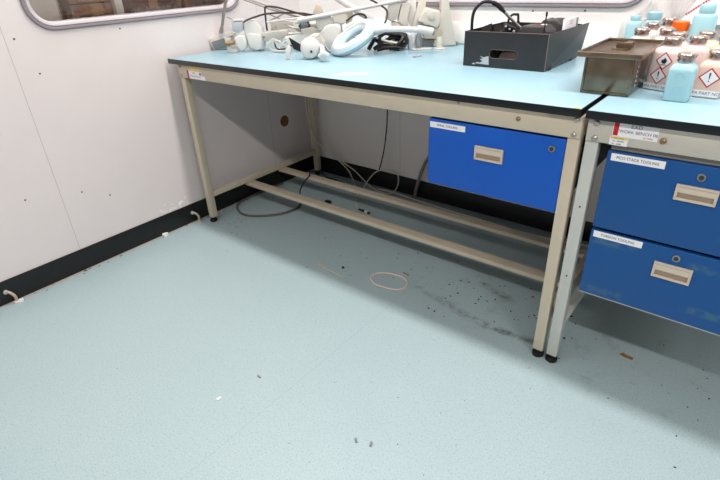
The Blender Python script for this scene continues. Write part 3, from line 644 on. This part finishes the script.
b = BM(); tube(b, [(.850, -.429, .906), (.885, -.400, .909), (.947, -.348, .906), (1.000, -.304, .899)], .0115, 14); finish('arm', b, M['white'], Hm)
b = BM(); tube(b, [(.985, -.317, .904), (1.000, -.303, .901), (1.028, -.281, .893), (1.034, -.276, .891)], .0150, 14); e = finish('arm_joint', b, M['white'], Hm)
b = BM(); tube(b, [(1.034, -.276, .891), (1.040, -.271, .889)], .0125, 14); finish('end_ring', b, M['mgrey'], e)

I = thing('long_lamp_arm', 'long white tubular lamp arm with cream clamp box lying across the top of the pile', 'lamp arm', (.68, -.36, .90))
b = BM(); tube(b, [(.490, -.500, .942), (.608, -.410, .963), (.707, -.327, .979), (.860, -.200, 1.008)], .0082, 12); finish('tube', b, M['white'], I)
b = BM(); prism(b, [(.611, -.410, .958), (.628, -.396, .971), (.658, -.371, .968), (.663, -.366, .932), (.642, -.384, .917), (.613, -.408, .927)], away(.04), .006, seg=3); finish('elbow_block', b, M['cream'], I)
b = BM(); prism(b, [(.638, -.362, .963), (.670, -.336, .975), (.665, -.340, .930), (.643, -.358, .916)], away(.02), .002); finish('elbow_plate', b, M['tan'], I)
b = BM(); tube(b, [(.572, -.385, 1.045), (.611, -.353, 1.012), (.720, -.261, .923)], .0135, 12); finish('upper_tube', b, M['white'], I)
b = BM(); prism(b, [(.543, -.448, .944), (.594, -.406, .953), (.613, -.390, .936), (.602, -.399, .905), (.560, -.434, .890), (.551, -.441, .900)], away(.03), .006, seg=3); finish('cover', b, M['white'], I)
b = BM(); prism(b, [(.512, -.432, .960), (.530, -.417, 1.001), (.545, -.404, .990), (.552, -.398, .955)], away(.012), .002); finish('fin', b, M['tan'], I)
b = BM(); tube(b, [(.470, -.500, .932), (.533, -.450, .944), (.594, -.400, .953)], .007, 10); finish('link', b, M['white2'], I)
b = BM(); prism(b, [(.786, -.262, .932), (.801, -.249, .998), (.842, -.215, 1.002), (.825, -.229, .928), (.806, -.245, .921)], away(.06), .004); bx = finish('clamp_box', b, M['white2'], I)
b = BM(); prism(b, [(.838, -.212, .986), (.870, -.187, .993), (.867, -.190, .971), (.854, -.201, .929), (.864, -.193, .900), (.847, -.207, .897), (.826, -.224, .920)], away(.05), .003); finish('clamp_jaw', b, M['cream'], I)
b = BM(); prism(b, [(.80, -.235, .922), (.848, -.197, .905), (.852, -.194, .8115), (.806, -.231, .8115)], away(.05), .003); finish('clamp_foot', b, M['cream'], I)
b = BM(); prism(b, [(.851, -.168, .992), (.871, -.152, 1.002), (.873, -.150, .936), (.861, -.160, .875), (.838, -.179, .926)], away(.004), .001); finish('side_plate', b, M['white'], I)
loose('cable', [(.68, -.40, .935), (.705, -.365, .957), (.735, -.345, .955), (.75, -.35, .935), (.745, -.385, .917)], .004, 'cable_b', 'short black cable hooked over the ring magnifier near the elbow block')
loose('cable', [(.735, -.30, 1.01), (.755, -.29, 1.0), (.79, -.262, .97), (.80, -.27, .94), (.805, -.30, .91), (.80, -.32, .875)], .004, 'cable_d', 'dark cable dropping from the upper tube beside the cream clamp box')

K = thing('cable_bundle', 'tangled bundle of black cables tucked under the straight magnifier arm', 'cables', (.84, -.29, H))
for pts, m in (([(.784, -.337, .850), (.814, -.312, .880), (.850, -.281, .876), (.880, -.257, .867), (.894, -.255, .842), (.867, -.275, .822)], 'cable_b'), ([(.787, -.334, .823), (.817, -.309, .838), (.854, -.285, .828), (.884, -.260, .834)], 'cable_b'),
               ([(.802, -.348, .819), (.839, -.322, .826), (.878, -.289, .819)], 'cable_b'), ([(.800, -.350, .868), (.845, -.320, .850), (.875, -.292, .842)], 'cable_w'), ([(.803, -.352, .8185), (.816, -.336, .837), (.810, -.341, .869)], 'cable_b'),
               ([(.84, -.31, .8185), (.87, -.295, .836), (.885, -.275, .856), (.87, -.26, .876)], 'cable_b'), ([(.78, -.34, .8185), (.80, -.31, .84), (.84, -.28, .862), (.87, -.25, .85)], 'cable_b'), ([(.81, -.35, .8185), (.84, -.345, .828), (.872, -.31, .83), (.892, -.28, .8185)], 'cable_d'),
               ([(.765, -.36, .8185), (.775, -.345, .845), (.782, -.33, .86), (.79, -.31, .84)], 'cable_b')):
    b = BM(); tube(b, pts, .0088 if m == 'cable_b' else .0045, 8, 5); finish('cable_strand', b, M[m], K)
b = BM(); prism(b, [(.827, -.293, .874), (.860, -.265, .882), (.888, -.242, .874), (.885, -.245, .846), (.847, -.276, .848)], away(.03), .003); finish('adaptor', b, M['cable_b'], K)
b = BM(); prism(b, [(.800, -.286, .880), (.816, -.273, .893), (.852, -.243, .884), (.840, -.253, .862), (.812, -.276, .862)], away(.03), .003); finish('white_plug', b, M['white'], K)
Kg = thing('clamp', 'grey white clamp with dark ring right of the black cable bundle', 'clamp', (.915, -.225, H))
b = BM(); prism(b, [(.892, -.246, .872), (.916, -.226, .881), (.938, -.208, .866), (.937, -.209, .834), (.920, -.224, .8115), (.896, -.244, .8115)], away(.035), .006, seg=3); finish('body', b, M['lgrey'], Kg)
b = BM(); prism(b, [near(p, .004) for p in [(.908, -.233, .868), (.914, -.228, .870), (.916, -.226, .835), (.908, -.233, .836)]], away(.006), .001); finish('slot', b, M['white'], Kg)
b = BM(); tube(b, [Vector((.934, -.222, .846))+Vector((.768, .64, 0))*.011*math.cos(a*PI/8)+Vector((0, 0, 1))*.031*math.sin(a*PI/8) for a in range(16)], .0035, 8, 0, True); finish('ring', b, M['mgrey'], Kg)

St = thing('equipment_stand', 'big cream weighted stand with two tall fins by the rear wall', 'stand', (.97, -.10, H))
b = BM(); prism(b, [(.972, -.110, 1.05), (.992, -.094, 1.05), (1.000, -.088, .975), (1.029, -.064, .8115), (.950, -.129, .8115), (.966, -.116, .885), (.976, -.108, .949)], away(.06), .004); finish('fin', b, M['cream'], St)
b = BM(); prism(b, [(.866, -.182, .875), (.905, -.150, 1.05), (.922, -.136, 1.05), (.911, -.145, .936), (.897, -.156, .8115), (.872, -.177, .8115)], away(.03), .004); finish('fin', b, M['cream'], St)
b = BM(); prism(b, [(.917, -.204, .920), (.933, -.191, .948), (.944, -.182, .972), (.990, -.144, .956), (.994, -.141, .930), (.982, -.150, .889)], away(.08), .006, seg=3); bl = finish('block', b, M['cream'], St)
b = BM(); lathe(b, [(.014, -.002), (.014, .002), (.011, .003), (.001, .0033)], NV, near((.962, -.166, .938), .006), 20); finish('button', b, M['white2'], bl)
b = BM(); prism(b, [(.916, -.168, .904), (.967, -.126, .888), (.987, -.109, .878), (.981, -.113, .840), (.922, -.161, .846)], away(.05), .004); finish('lower_block', b, M['tan'], St)
b = BM(); prism(b, [(.897, -.156, .847), (.966, -.100, .836), (1.030, -.048, .824), (1.030, -.048, .8112), (.898, -.155, .8112)], away(.025), .003); finish('foot_plate', b, M['mgrey'], St)
b = BM(); prism(b, [(.885, -.232, .8106), (.93, -.255, .8106), (.985, -.205, .8106), (.975, -.175, .8106), (.91, -.185, .8106)], (0, 0, .004), .001); tag(finish('plastic_plate', b, M['white']), 'flat white plastic plate on the worktop left of the white cone', 'plate')
Cn = thing('plastic_cone', 'small white plastic cone with round flange left of the black carton', 'cap', (1.008, -.172, H))
b = BM(); lathe(b, [(.026, .0006), (.026, .004), (.024, .005), (.001, .0052)], (0, 0, 1), (1.008, -.172, H), 24); finish('flange', b, M['white'], Cn)
b = BM(); lathe(b, [(.0145, .005), (.0135, .02), (.0105, .046), (.009, .048), (.001, .0485)], (0, 0, 1), (1.006, -.170, H), 20); finish('cone', b, M['white2'], Cn)
b = BM()
for k in range(7):
    p = (1.03+.012*math.cos(k*2.2)*(.4+k*.15), -.393+.012*math.sin(k*2.2)*(.4+k*.15)); box(b, p[0]-.006, p[0]+.005, p[1]-.004, p[1]+.004, H+.0006, H+.004+.001*k, .001)
tag(finish('clear_clips', b, M['lgrey']), 'few small clear clips lying loose on the worktop', 'clips', kind='stuff')

# ------------------------------------------------------------------ black carton and what lies in it
X0, X1, Y0, Y1, ZB, ZT = 1.288, 1.584, -.480, -.165, H+.0008, .925
cb = thing('cardboard_tray', 'open black cardboard tray with a hand slot on the corner workbench', 'box', ((X0+X1)/2, (Y0+Y1)/2, H))
th = .004
def board_with_slot(y, hole, nm):
    bm = BM()
    o = [bm.verts.new(p) for p in ((X0, y, ZB), (X1, y, ZB), (X1, y, ZT), (X0, y, ZT))]
    i = [bm.verts.new((a, y, zz)) for a, zz in rrect(*hole, k=6)]
    es = [bm.edges.new((L[q], L[(q+1) % len(L)])) for L in (o, i) for q in range(len(L))]
    bmesh.ops.triangle_fill(bm, use_beauty=True, edges=es)
    r = bmesh.ops.extrude_face_region(bm, geom=list(bm.faces))
    bmesh.ops.translate(bm, verts=[v for v in r['geom'] if isinstance(v, bmesh.types.BMVert)], vec=(0, th, 0))
    return finish(nm, bm, M['black'], cb, smooth=False)
fr = board_with_slot(Y0, (1.386, 1.486, .8425, .8695, .0132), 'front_wall')
b = BM(); tube(b, [(a, Y0+.0005, zz) for a, zz in rrect(1.3855, 1.4865, .842, .870, .0135, k=6)], .0008, 5, 0, True); finish('slot_edge', b, M['board_edge'], fr)
b = BM(); prism(b, [(1.334, Y0-.0002, .8215), (1.343, Y0-.0002, .8265), (1.352, Y0-.0002, .824), (1.362, Y0-.0002, .830), (1.352, Y0-.0002, .8365), (1.364, Y0-.0002, .838), (1.352, Y0-.0002, .8465), (1.366, Y0-.0002, .843), (1.384, Y0-.0002, .848), (1.387, Y0-.0002, .819)], (0, -.0005, 0)); tag(finish('torn_label', b, M['lgrey'], fr, smooth=False), 'torn grey paper remnant')
b = BM(); prism(b, [(1.322, Y0-.0002, .819), (1.330, Y0-.0002, .823), (1.335, Y0-.0002, .818), (1.328, Y0-.0002, .817)], (0, -.0004, 0)); finish('torn_label', b, M['lgrey'], fr, smooth=False)
b = BM(); box(b, X0, X1, Y1-th, Y1, ZB, ZT); finish('rear_wall', b, M['black'], cb, smooth=False)
b = BM(); box(b, X0, X0+th, Y0+th, Y1-th, ZB, ZT); finish('side_wall', b, M['black'], cb, smooth=False)
b = BM(); prism(b, [(X1-th, Y0+th, ZB), (X1-th, Y1-th, ZB), (X1+.008, Y1+.004, ZB+.03), (X1+.020, Y1+.006, ZT+.004), (X1-th, Y0+th, ZT)], (th, 0, 0)); finish('side_wall', b, M['black'], cb, smooth=False)
b = BM(); box(b, X0+th, X1-th, Y0+th, Y1-th, ZB, ZB+th); finish('bottom', b, M['blackin'], cb, smooth=False)
b = BM(); box(b, X1-.0015, X1+.0006, Y0-.0006, Y0+.0015, ZB, ZT); box(b, X0, X1, Y0-.0004, Y0+th, ZT-.0006, ZT+.0006); finish('worn_edge', b, M['board_edge'], cb, smooth=False)
b = BM(); prism(b, [(X0+.006, -.362, .90), (X0+.006, -.362, .926), (X0+.034, -.345, .938), (X0+.034, -.345, .90)], (0, .004, 0)); finish('flap', b, M['blackin'], cb, smooth=False)
b = BM(); prism(b, [(X0+.045, -.345, .90), (X0+.045, -.345, .930), (X0+.12, -.300, .942), (X0+.12, -.300, .90)], (0, .004, 0)); finish('flap', b, M['blackin'], cb, smooth=False)
b = BM(); box(b, X1-.040, X1-.012, Y0+.006, Y0+.010, .905, .9254); finish('flap', b, M['black'], cb, smooth=False)
for yy in (-.44, -.235):
    b = BM(); box(b, X1, X1+.003, yy-.012, yy+.012, ZB, ZB+.012); finish('notch', b, M['blackin'], cb, smooth=False)

hz = thing('desoldering_wand', 'black curved hose with silver rod arching out of the black tray', 'tool', (1.38, -.42, ZB+th))
b = BM(); tube(b, [(1.315, -.455, .8205), (1.308, -.458, .87), (1.304, -.462, .943), (1.307, -.459, .984), (1.322, -.447, 1.008), (1.342, -.430, 1.015), (1.366, -.410, 1.004), (1.388, -.392, .979)], .0055, 10, 6); finish('hose', b, M['cable_b'], hz)
b = BM(); tube(b, [(1.356, -.418, 1.010), (1.370, -.406, 1.000), (1.382, -.396, .986)], .0078, 10, 4); finish('grip', b, M['cable_b'], hz)
b = BM(); tube(b, [(1.388, -.391, .979), (1.404, -.378, .960), (1.434, -.354, .928), (1.467, -.325, .8235)], .005, 10); tag(finish('rod', b, M['chrome'], hz), 'shiny silver rod')
cable('hose', [(1.36, -.300, .835), (1.368, -.306, .93), (1.370, -.308, .949), (1.378, -.302, .962), (1.389, -.293, .963), (1.396, -.287, .951), (1.398, -.285, .835)], .0042, 'cable_b', 'short black hose loop standing behind the reel in the tray', 'hose')
rl = thing('reel', 'black reel with pale studs leaning in the black tray', 'reel', (1.415, -.405, ZB+th))
u = Vector((.45, .38, .81)).normalized()
b = BM(); tube(b, [Vector((1.372, -.412, .8335)), Vector((1.372, -.412, .8335))+Vector((.045, .012, .105))], .0165, 16); finish('core', b, M['cable_b'], rl)
b = BM()
for k in range(4): lathe(b, [(.022, -.003), (.022, .003)], Vector((.045, .012, .105)), Vector((1.384, -.4095, .862))+Vector((.0105, .003, .0245))*k, 18)
finish('rib', b, M['cable_b'], rl)
for p in ((1.412, -.424, .938), (1.424, -.418, .929), (1.436, -.410, .922)):
    b = BM(); ellipsoid(b, p, (.004, .004, .004), None, 10); finish('stud', b, M['lgrey'], rl)
def device(name, x0, x1, y0, y1, z1, label, slope=.012):
    t = thing(name, label, 'device', ((x0+x1)/2, (y0+y1)/2, ZB+th))
    bm = BM(); prism(bm, [(x0, y0, ZB+th+.0005), (x0, y0, z1-slope), (x0+.012, y0, z1), (x1-.02, y0, z1), (x1, y0, z1-slope*1.3), (x1, y0, ZB+th+.0005)], (0, y1-y0, 0), .006, seg=3); finish('body', bm, M['dgrey'], t)
    return t
d1 = device('handset', 1.452, 1.556, -.41, -.335, .9405, 'rounded dark grey handset in the black tray behind the thin upright pin')
b = BM(); box(b, 1.498, 1.516, -.382, -.372, .9405, .9425, .001); finish('red_tag', b, M['inkr'], d1); b = BM(); box(b, 1.516, 1.532, -.382, -.366, .9405, .943, .001); finish('white_tag', b, M['paper'], d1)
d2 = device('handset', 1.482, 1.561, -.30, -.225, .950, 'flat dark grey handset farthest back in the black tray')
b = BM(); ellipsoid(b, (1.520, -.262, .951), (.006, .006, .003), None, 10); finish('button', b, M['lgrey'], d2)
b = BM(); tube(b, [(1.545, -.425, .8165), (1.5455, -.424, .95), (1.546, -.422, .975)], .0022, 8); tube(b, [(1.546, -.422, .972), (1.546, -.422, .985)], .0034, 8)
tag(finish('pin', b, M['cable_b']), 'thin black upright pin at the front right of the tray', 'pin')
bk = thing('booklet', 'white printed packet standing against the right wall of the black tray', 'booklet', (1.572, -.25, ZB+th))
b = BM(); box(b, 1.566, 1.576, -.315, -.205, ZB+th+.0005, .9525, .001); pk = finish('cover', b, M['paper'], bk)
for yy, zz, s_ in ((-.298, .938, '2'), (-.270, .940, 'E'), (-.246, .9415, '3')): text_obj(s_, .016, (1.5655, yy, zz), pk, M['inkg'], right=(0, -1, 0), up=(0, 0, 1))
text_obj('2 E 3', .018, (1.5765, -.26, .939), pk, M['inkr'], right=(0, 1, 0), up=(0, 0, 1))
b = BM(); box(b, 1.567, 1.575, -.200, -.180, ZB+th+.0005, .948, .002); tag(finish('packet', b, M['mgrey']), 'small grey packet in the back right corner of the tray', 'packet')

# ------------------------------------------------------------------ steel tank
tk = thing('steel_tank', 'stained steel tank with flat handled lid straddling the bench joint', 'container', (1.83, -.57, H))
b = BM(); x0, x1, y0, y1, z0, z1 = 1.769, 1.889, -.706, -.452, H+.0008, .906
w = .003
box(b, x0, x1, y0, y0+w, z0, z1, .001); box(b, x0, x1, y1-w, y1, z0, z1, .001); box(b, x0, x0+w, y0+w, y1-w, z0, z1, .001); box(b, x1-w, x1, y0+w, y1-w, z0, z1, .001); box(b, x0, x1, y0, y1, z0, z0+w)
for xx in (x0+.0015, x1-.0015): box(b, xx-.0032, xx+.0032, y0-.0022, y0+.004, z0, z1, .0012)
box(b, x0, x1, y0-.0022, y0+.002, z0, z0+.007, .0012)
finish('tank_body', b, M['tin'], tk)
b = BM(); box(b, 1.752, 1.902, -.716, -.432, .9062, .9092, .001)
for a in ((1.748, 1.906, -.720, -.7145), (1.748, 1.906, -.4335, -.428), (1.748, 1.7535, -.7145, -.4335), (1.9005, 1.906, -.7145, -.4335)): box(b, *a, .9035, .9175, .0018)
ld = finish('lid', b, M['tind'], tk)
b = BM(); box(b, 1.800, 1.838, -.600, -.572, .9092, .9112, .0006); box(b, 1.808, 1.828, -.583, -.580, .9112, .926, .0008)
box(b, 1.828, 1.846, -.583, -.545, .9092, .926, .0012); finish('lid_handle', b, M['tind'], ld)
b = BM()
for k in range(5): ellipsoid(b, (1.8895, -.655, .83+.012*k), (.0012, .004, .004), None, 8)
finish('drip_marks', b, M['lgrey'], tk)

# ------------------------------------------------------------------ bottles
def pump_bottle(name, m, hw, zsh, zcap, label, rot, loc, caprad=.0165, ghs=(), strip=None, group='pump bottles on the right workbench', emb=False):
    t = thing(name, label, 'bottle', (0, 0, 0), group)
    b = BM(); e = 7
    loft_sq(b, [(hw*.90, .0004, e), (hw*.97, .002, e), (hw, .006, e), (hw, zsh-.010, e), (hw*.985, zsh-.006, e), (hw*.88, zsh+.001, 4.5), (hw*.72, zsh+.005, 3), (caprad*.93, zsh+.008, 2), (caprad*.93, zsh+.014, 2)])
    body = finish('bottle_body', b, m, t)
    if emb:
        b = BM()
        for zz, rr in ((zsh*.74, .010), (zsh*.34, .009)):
            lathe(b, [(rr, -.001), (rr, .0007), (rr*.86, .0007), (rr*.84, -.0002)], (0, -1, 0), (0, -hw, zz), 24)
        finish('embossed_mark', b, m, body)
    b = BM(); c = caprad; z = zsh+.010
    lathe(b, [(c*.96, z), (c*1.04, z+.0015), (c*1.04, z+.005), (c*.94, z+.0065), (c*.94, z+.008), (c*1.10, z+.0095), (c*1.10, z+.016), (c*1.02, z+.0185), (c*.90, z+.0195), (c*.80, z+.018), (c*.2, z+.0165), (.0003, z+.0165)], seg=28)
    for j in range(3):
        a = j*2*PI/3+.5; q = (c*1.08*math.cos(a), c*1.08*math.sin(a)); box(b, q[0]-.0025, q[0]+.0025, q[1]-.0025, q[1]+.0025, z+.010, z+.0165, .0006)
    tag(finish('pump_cap', b, M['cap'], t), 'metal pump cap')
    y = -hw
    for (cx, cz, r, sym) in ghs:
        b = BM()
        def dia(rr, yy, mi): prism(b, [(cx-rr, yy, cz), (cx, yy, cz+rr), (cx+rr, yy, cz), (cx, yy, cz-rr)], (0, -.0003, 0), mi=mi)
        dia(r, y-.0001, 0); dia(r*.83, y-.0004, 1)
        g = finish('hazard_label', b, [M['red'], M['paper']], body, smooth=False); tag(g, 'red edged hazard diamond')
        b = BM(); yy = y-.0008
        if sym == '!':
            prism(b, [(cx-.0016, yy, cz+r*.50), (cx+.0016, yy, cz+r*.50), (cx+.0019, yy, cz+r*.36), (cx+.0008, yy, cz-r*.14), (cx-.0008, yy, cz-r*.14), (cx-.0019, yy, cz+r*.36)], (0, -.0002, 0))
            lathe(b, [(.0016, 0), (.0016, .0002)], (0, -1, 0), (cx, yy, cz-r*.34), 14)
        else:
            k = r*.40
            prism(b, [(cx+k*p, yy, cz+k*q) for p, q in ((-.2, -.75), (-.75, -.4), (-.8, .1), (-.45, .55), (-.35, .15), (-.1, .7), (.3, 1.1), (.25, .5), (.55, .75), (.8, .1), (.7, -.45), (.3, -.75))], (0, -.0002, 0))
            box(b, cx-k*.8, cx+k*.8, yy-.0002, yy, cz-k*1.15, cz-k*.95)
        finish('symbol', b, M['ink'], g, smooth=False) if False else finish('hazard_symbol', b, M['ink'], body, smooth=False)
    if strip:
        zz, txt, w2 = strip
        b = BM(); box(b, -w2, w2, y-.0004, y+.0001, zz-.0075, zz+.0075); finish('part_label', b, M['paper'], body, smooth=False)
        text_obj(txt, .0105, (0, y-.0007, zz), body, M['inkg'], name='lettering')
    t.location = Vector(loc); t.rotation_euler = (0, 0, math.radians(rot))
    return t
pump_bottle('pump_bottle', M['b_blue'], .0280, .082, 0, 'pale blue square pump bottle nearest the bench front', -2, (1.994, -.677, H), .0185, emb=True)
pump_bottle('pump_bottle', M['b_pink'], .0345, .103, 0, 'pinkish pump bottle with two hazard diamonds beside the steel tank', -20, (1.941, -.563, H), .0205, ghs=((.007, .077, .0225, 'f'), (.000, .039, .0225, '!')), strip=(.010, 'IPA PART NO', .034))
pump_bottle('pump_bottle', M['b_peach'], .0300, .082, 0, 'peach pump bottle with one exclamation diamond at the right photo edge', -4, (2.050, -.603, H), .0190, ghs=((.000, .050, .0240, '!'),), strip=(.012, 'IPA PART NO', .0295))
plain = pump_bottle('pump_bottle', M['b_pink'], .030, .101, 0, 'pinkish pump bottle standing right behind the pale blue one', 5, (1.990, -.502, H), .0200)
others = [((1.934, -.446), 8, 'pinkish pump bottle directly behind the one with two diamonds', 0, None),
          ((1.997, -.402), -12, 'cream pump bottle in front of the big pale blue bottle', 0, 'b_cream'),
          ((1.824, -.372), 15, 'milky pump bottle just behind the steel tank lid', 0, 'b_clear'),
          ((1.889, -.355), -6, 'milky pump bottle between the tank lid and the orange cap', 0, 'b_clear'),
          ((1.822, -.212), 0, 'milky pump bottle beside the left pale blue squeeze bottle', 0, 'b_clear'),
          ((1.872, -.250), 10, 'taller milky pump bottle rising behind the others', 1, 'b_clear'),
          ((2.056, -.500), 12, 'cream pump bottle behind the peach one at the right photo edge', 0, 'b_cream')]
def copy_tree(o, parent=None):
    c = o.copy(); COL.objects.link(c)
    if parent: c.parent = parent
    for ch in list(o.children): copy_tree(ch, c)
    return c
TALL = []
for (x, y), rz, lab, tall, mm in others:
    c = copy_tree(plain); c.location = (x, y, H); c.rotation_euler = (0, 0, math.radians(rz)); c['label'] = lab
    if tall: c.scale = (1, 1, 1.14)
    if mm:
        for ch in c.children:
            if ch.name.startswith('bottle_body'):
                ch.data = ch.data.copy(); ch.data.materials[0] = M[mm]
def squeeze_bottle(x, y, hw, zsh, cr, ch, rot, label, capm='cap_b', m='b_blue'):
    t = thing('squeeze_bottle', label, 'bottle', (0, 0, 0), 'bottles with plastic caps behind the pump bottles')
    b = BM(); loft_sq(b, [(hw*.92, .0004, 3), (hw, .005, 3), (hw, zsh-.008, 3), (hw*.92, zsh-.002, 3), (cr*.9, zsh+.003, 2), (cr*.9, zsh+.008, 2)]); finish('bottle_body', b, M[m], t)
    b = BM(); lathe(b, [(cr*.96, zsh+.004), (cr, zsh+.006), (cr, zsh+ch-.002), (cr*.92, zsh+ch), (.0003, zsh+ch)], seg=28); finish('screw_cap', b, M[capm], t)
    t.location = (x, y, H); t.rotation_euler = (0, 0, math.radians(rot))
squeeze_bottle(1.968, -.290, .0305, .164, .0205, .026, 0, 'big pale blue bottle towering at the right rear')
squeeze_bottle(1.764, -.205, .0230, .131, .0150, .018, 0, 'left pale blue bottle behind the steel tank')
squeeze_bottle(1.803, -.125, .0240, .128, .0225, .026, 0, 'pale blue bottle with wide cap close to the rear wall')
squeeze_bottle(1.909, -.285, .0200, .113, .0225, .030, 0, 'milky bottle with a wide orange cap', 'orange', 'b_clear')
# plastic bag leaning on the rear wall
b = BM(); n, k = 26, 10; g = []
for i in range(n+1):
    row = []
    for j in range(k+1):
        x = 1.735+.34*i/n; zt = .955+.08*math.sin(min(1, i/9)*PI/2); zz = H+.001+(zt-H)*j/k
        row.append(b.verts.new((x+.006*math.sin(j*1.3+i), -.055+.014*math.sin(i*1.1+j*.8)+.012*math.sin(i*.45), zz)))
    g.append(row)
for i in range(n):
    for j in range(k): b.faces.new((g[i][j], g[i+1][j], g[i+1][j+1], g[i][j+1]))
bmesh.ops.solidify(b, geom=list(b.faces), thickness=.0015)
bg = finish('plastic_bag', b, M['bag']); tag(bg, 'crumpled clear plastic bag with red print leaning on the rear wall', 'bag')
b = BM(); prism(b, [(1.870, -.083, .925), (1.925, -.083, 1.03), (2.05, -.083, 1.03), (2.03, -.083, .925)], (0, .002, 0)); pn = finish('printed_panel', b, M['paper'], bg, smooth=False)
b = BM()
for k in range(11):
    p = Vector((1.888, -.0835, .955))+Vector((.78, 0, .63))*.0075*k; box(b, p.x-.0022, p.x+.0025, -.0845, -.0835, p.z-.002, p.z+.003)
finish('print', b, M['inkr'], pn, smooth=False)
b = BM(); prism(b, [(1.700, -.14, H+.0008), (1.704, -.13, .930), (1.722, -.12, .944), (1.735, -.115, .93), (1.735, -.13, H+.0008)], (0, .006, 0), .001); tag(finish('paper_tag', b, M['white']), 'white card standing left of the pale blue bottles', 'card')

# ------------------------------------------------------------------ scale up to real size
for me in bpy.data.meshes: me.transform(Matrix.Scale(S, 4))
for o in SC.objects: o.location = o.location*S

# ------------------------------------------------------------------ camera
R = ((0.77989304, 0.62462412, -0.04014412), (-0.27493407, 0.39948329, 0.87454237), (0.56229716, -0.67101252, 0.48328469))
cam = bpy.data.cameras.new('camera'); co = bpy.data.objects.new('camera', cam); COL.objects.link(co)
mw = Matrix(((R[0][0], R[1][0], R[2][0], 2.17286729*S), (R[0][1], R[1][1], R[2][1], -2.15660641*S), (R[0][2], R[1][2], R[2][2], 1.13638019*S), (0, 0, 0, 1)))
co.matrix_world = mw
cam.sensor_width = 36; cam.lens = 495.1037/720*36; cam.clip_start = .02; SC.camera = co

# ------------------------------------------------------------------ light
def area(name, x, y, z, sx, sy, power, col=(1, .955, .92), rot=(0, 0, 0)):
    l = bpy.data.lights.new(name, 'AREA'); l.shape = 'RECTANGLE'; l.size = sx*S; l.size_y = sy*S; l.energy = power; l.color = col
    o = bpy.data.objects.new(name, l); COL.objects.link(o); o.location = (x*S, y*S, z*S); o.rotation_euler = rot
area('ceiling_tube', .75, -.80, 2.34, 1.2, .12, 27)
area('ceiling_tube', 2.30, -.80, 2.34, 1.2, .12, 27)
area('ceiling_tube', .75, -2.53, 2.34, 1.2, .12, 13)
area('ceiling_tube', 2.30, -2.53, 2.34, 1.2, .12, 18)
area('ceiling_tube', 3.85, -2.53, 2.34, 1.2, .12, 40)
area('unseen_beyond_fill', -.9, -.8, 2.3, .5, 1.2, 26, (1, .9, .8))  # unseen light added to brighten the door and cartons beyond the side window
area('unseen_beyond_fill', 1.2, .6, 2.3, 1.2, .4, 12)  # likewise unseen, lights the space behind the rear window
w = bpy.data.worlds.new('world'); SC.world = w; w.use_nodes = True
w.node_tree.nodes['Background'].inputs[0].default_value = (1, .97, .95, 1); w.node_tree.nodes['Background'].inputs[1].default_value = .32
vs = SC.view_settings; vs.view_transform = 'Standard'; vs.look = 'None'; vs.gamma = 1; vs.use_curve_mapping = False; vs.exposure = 0.3
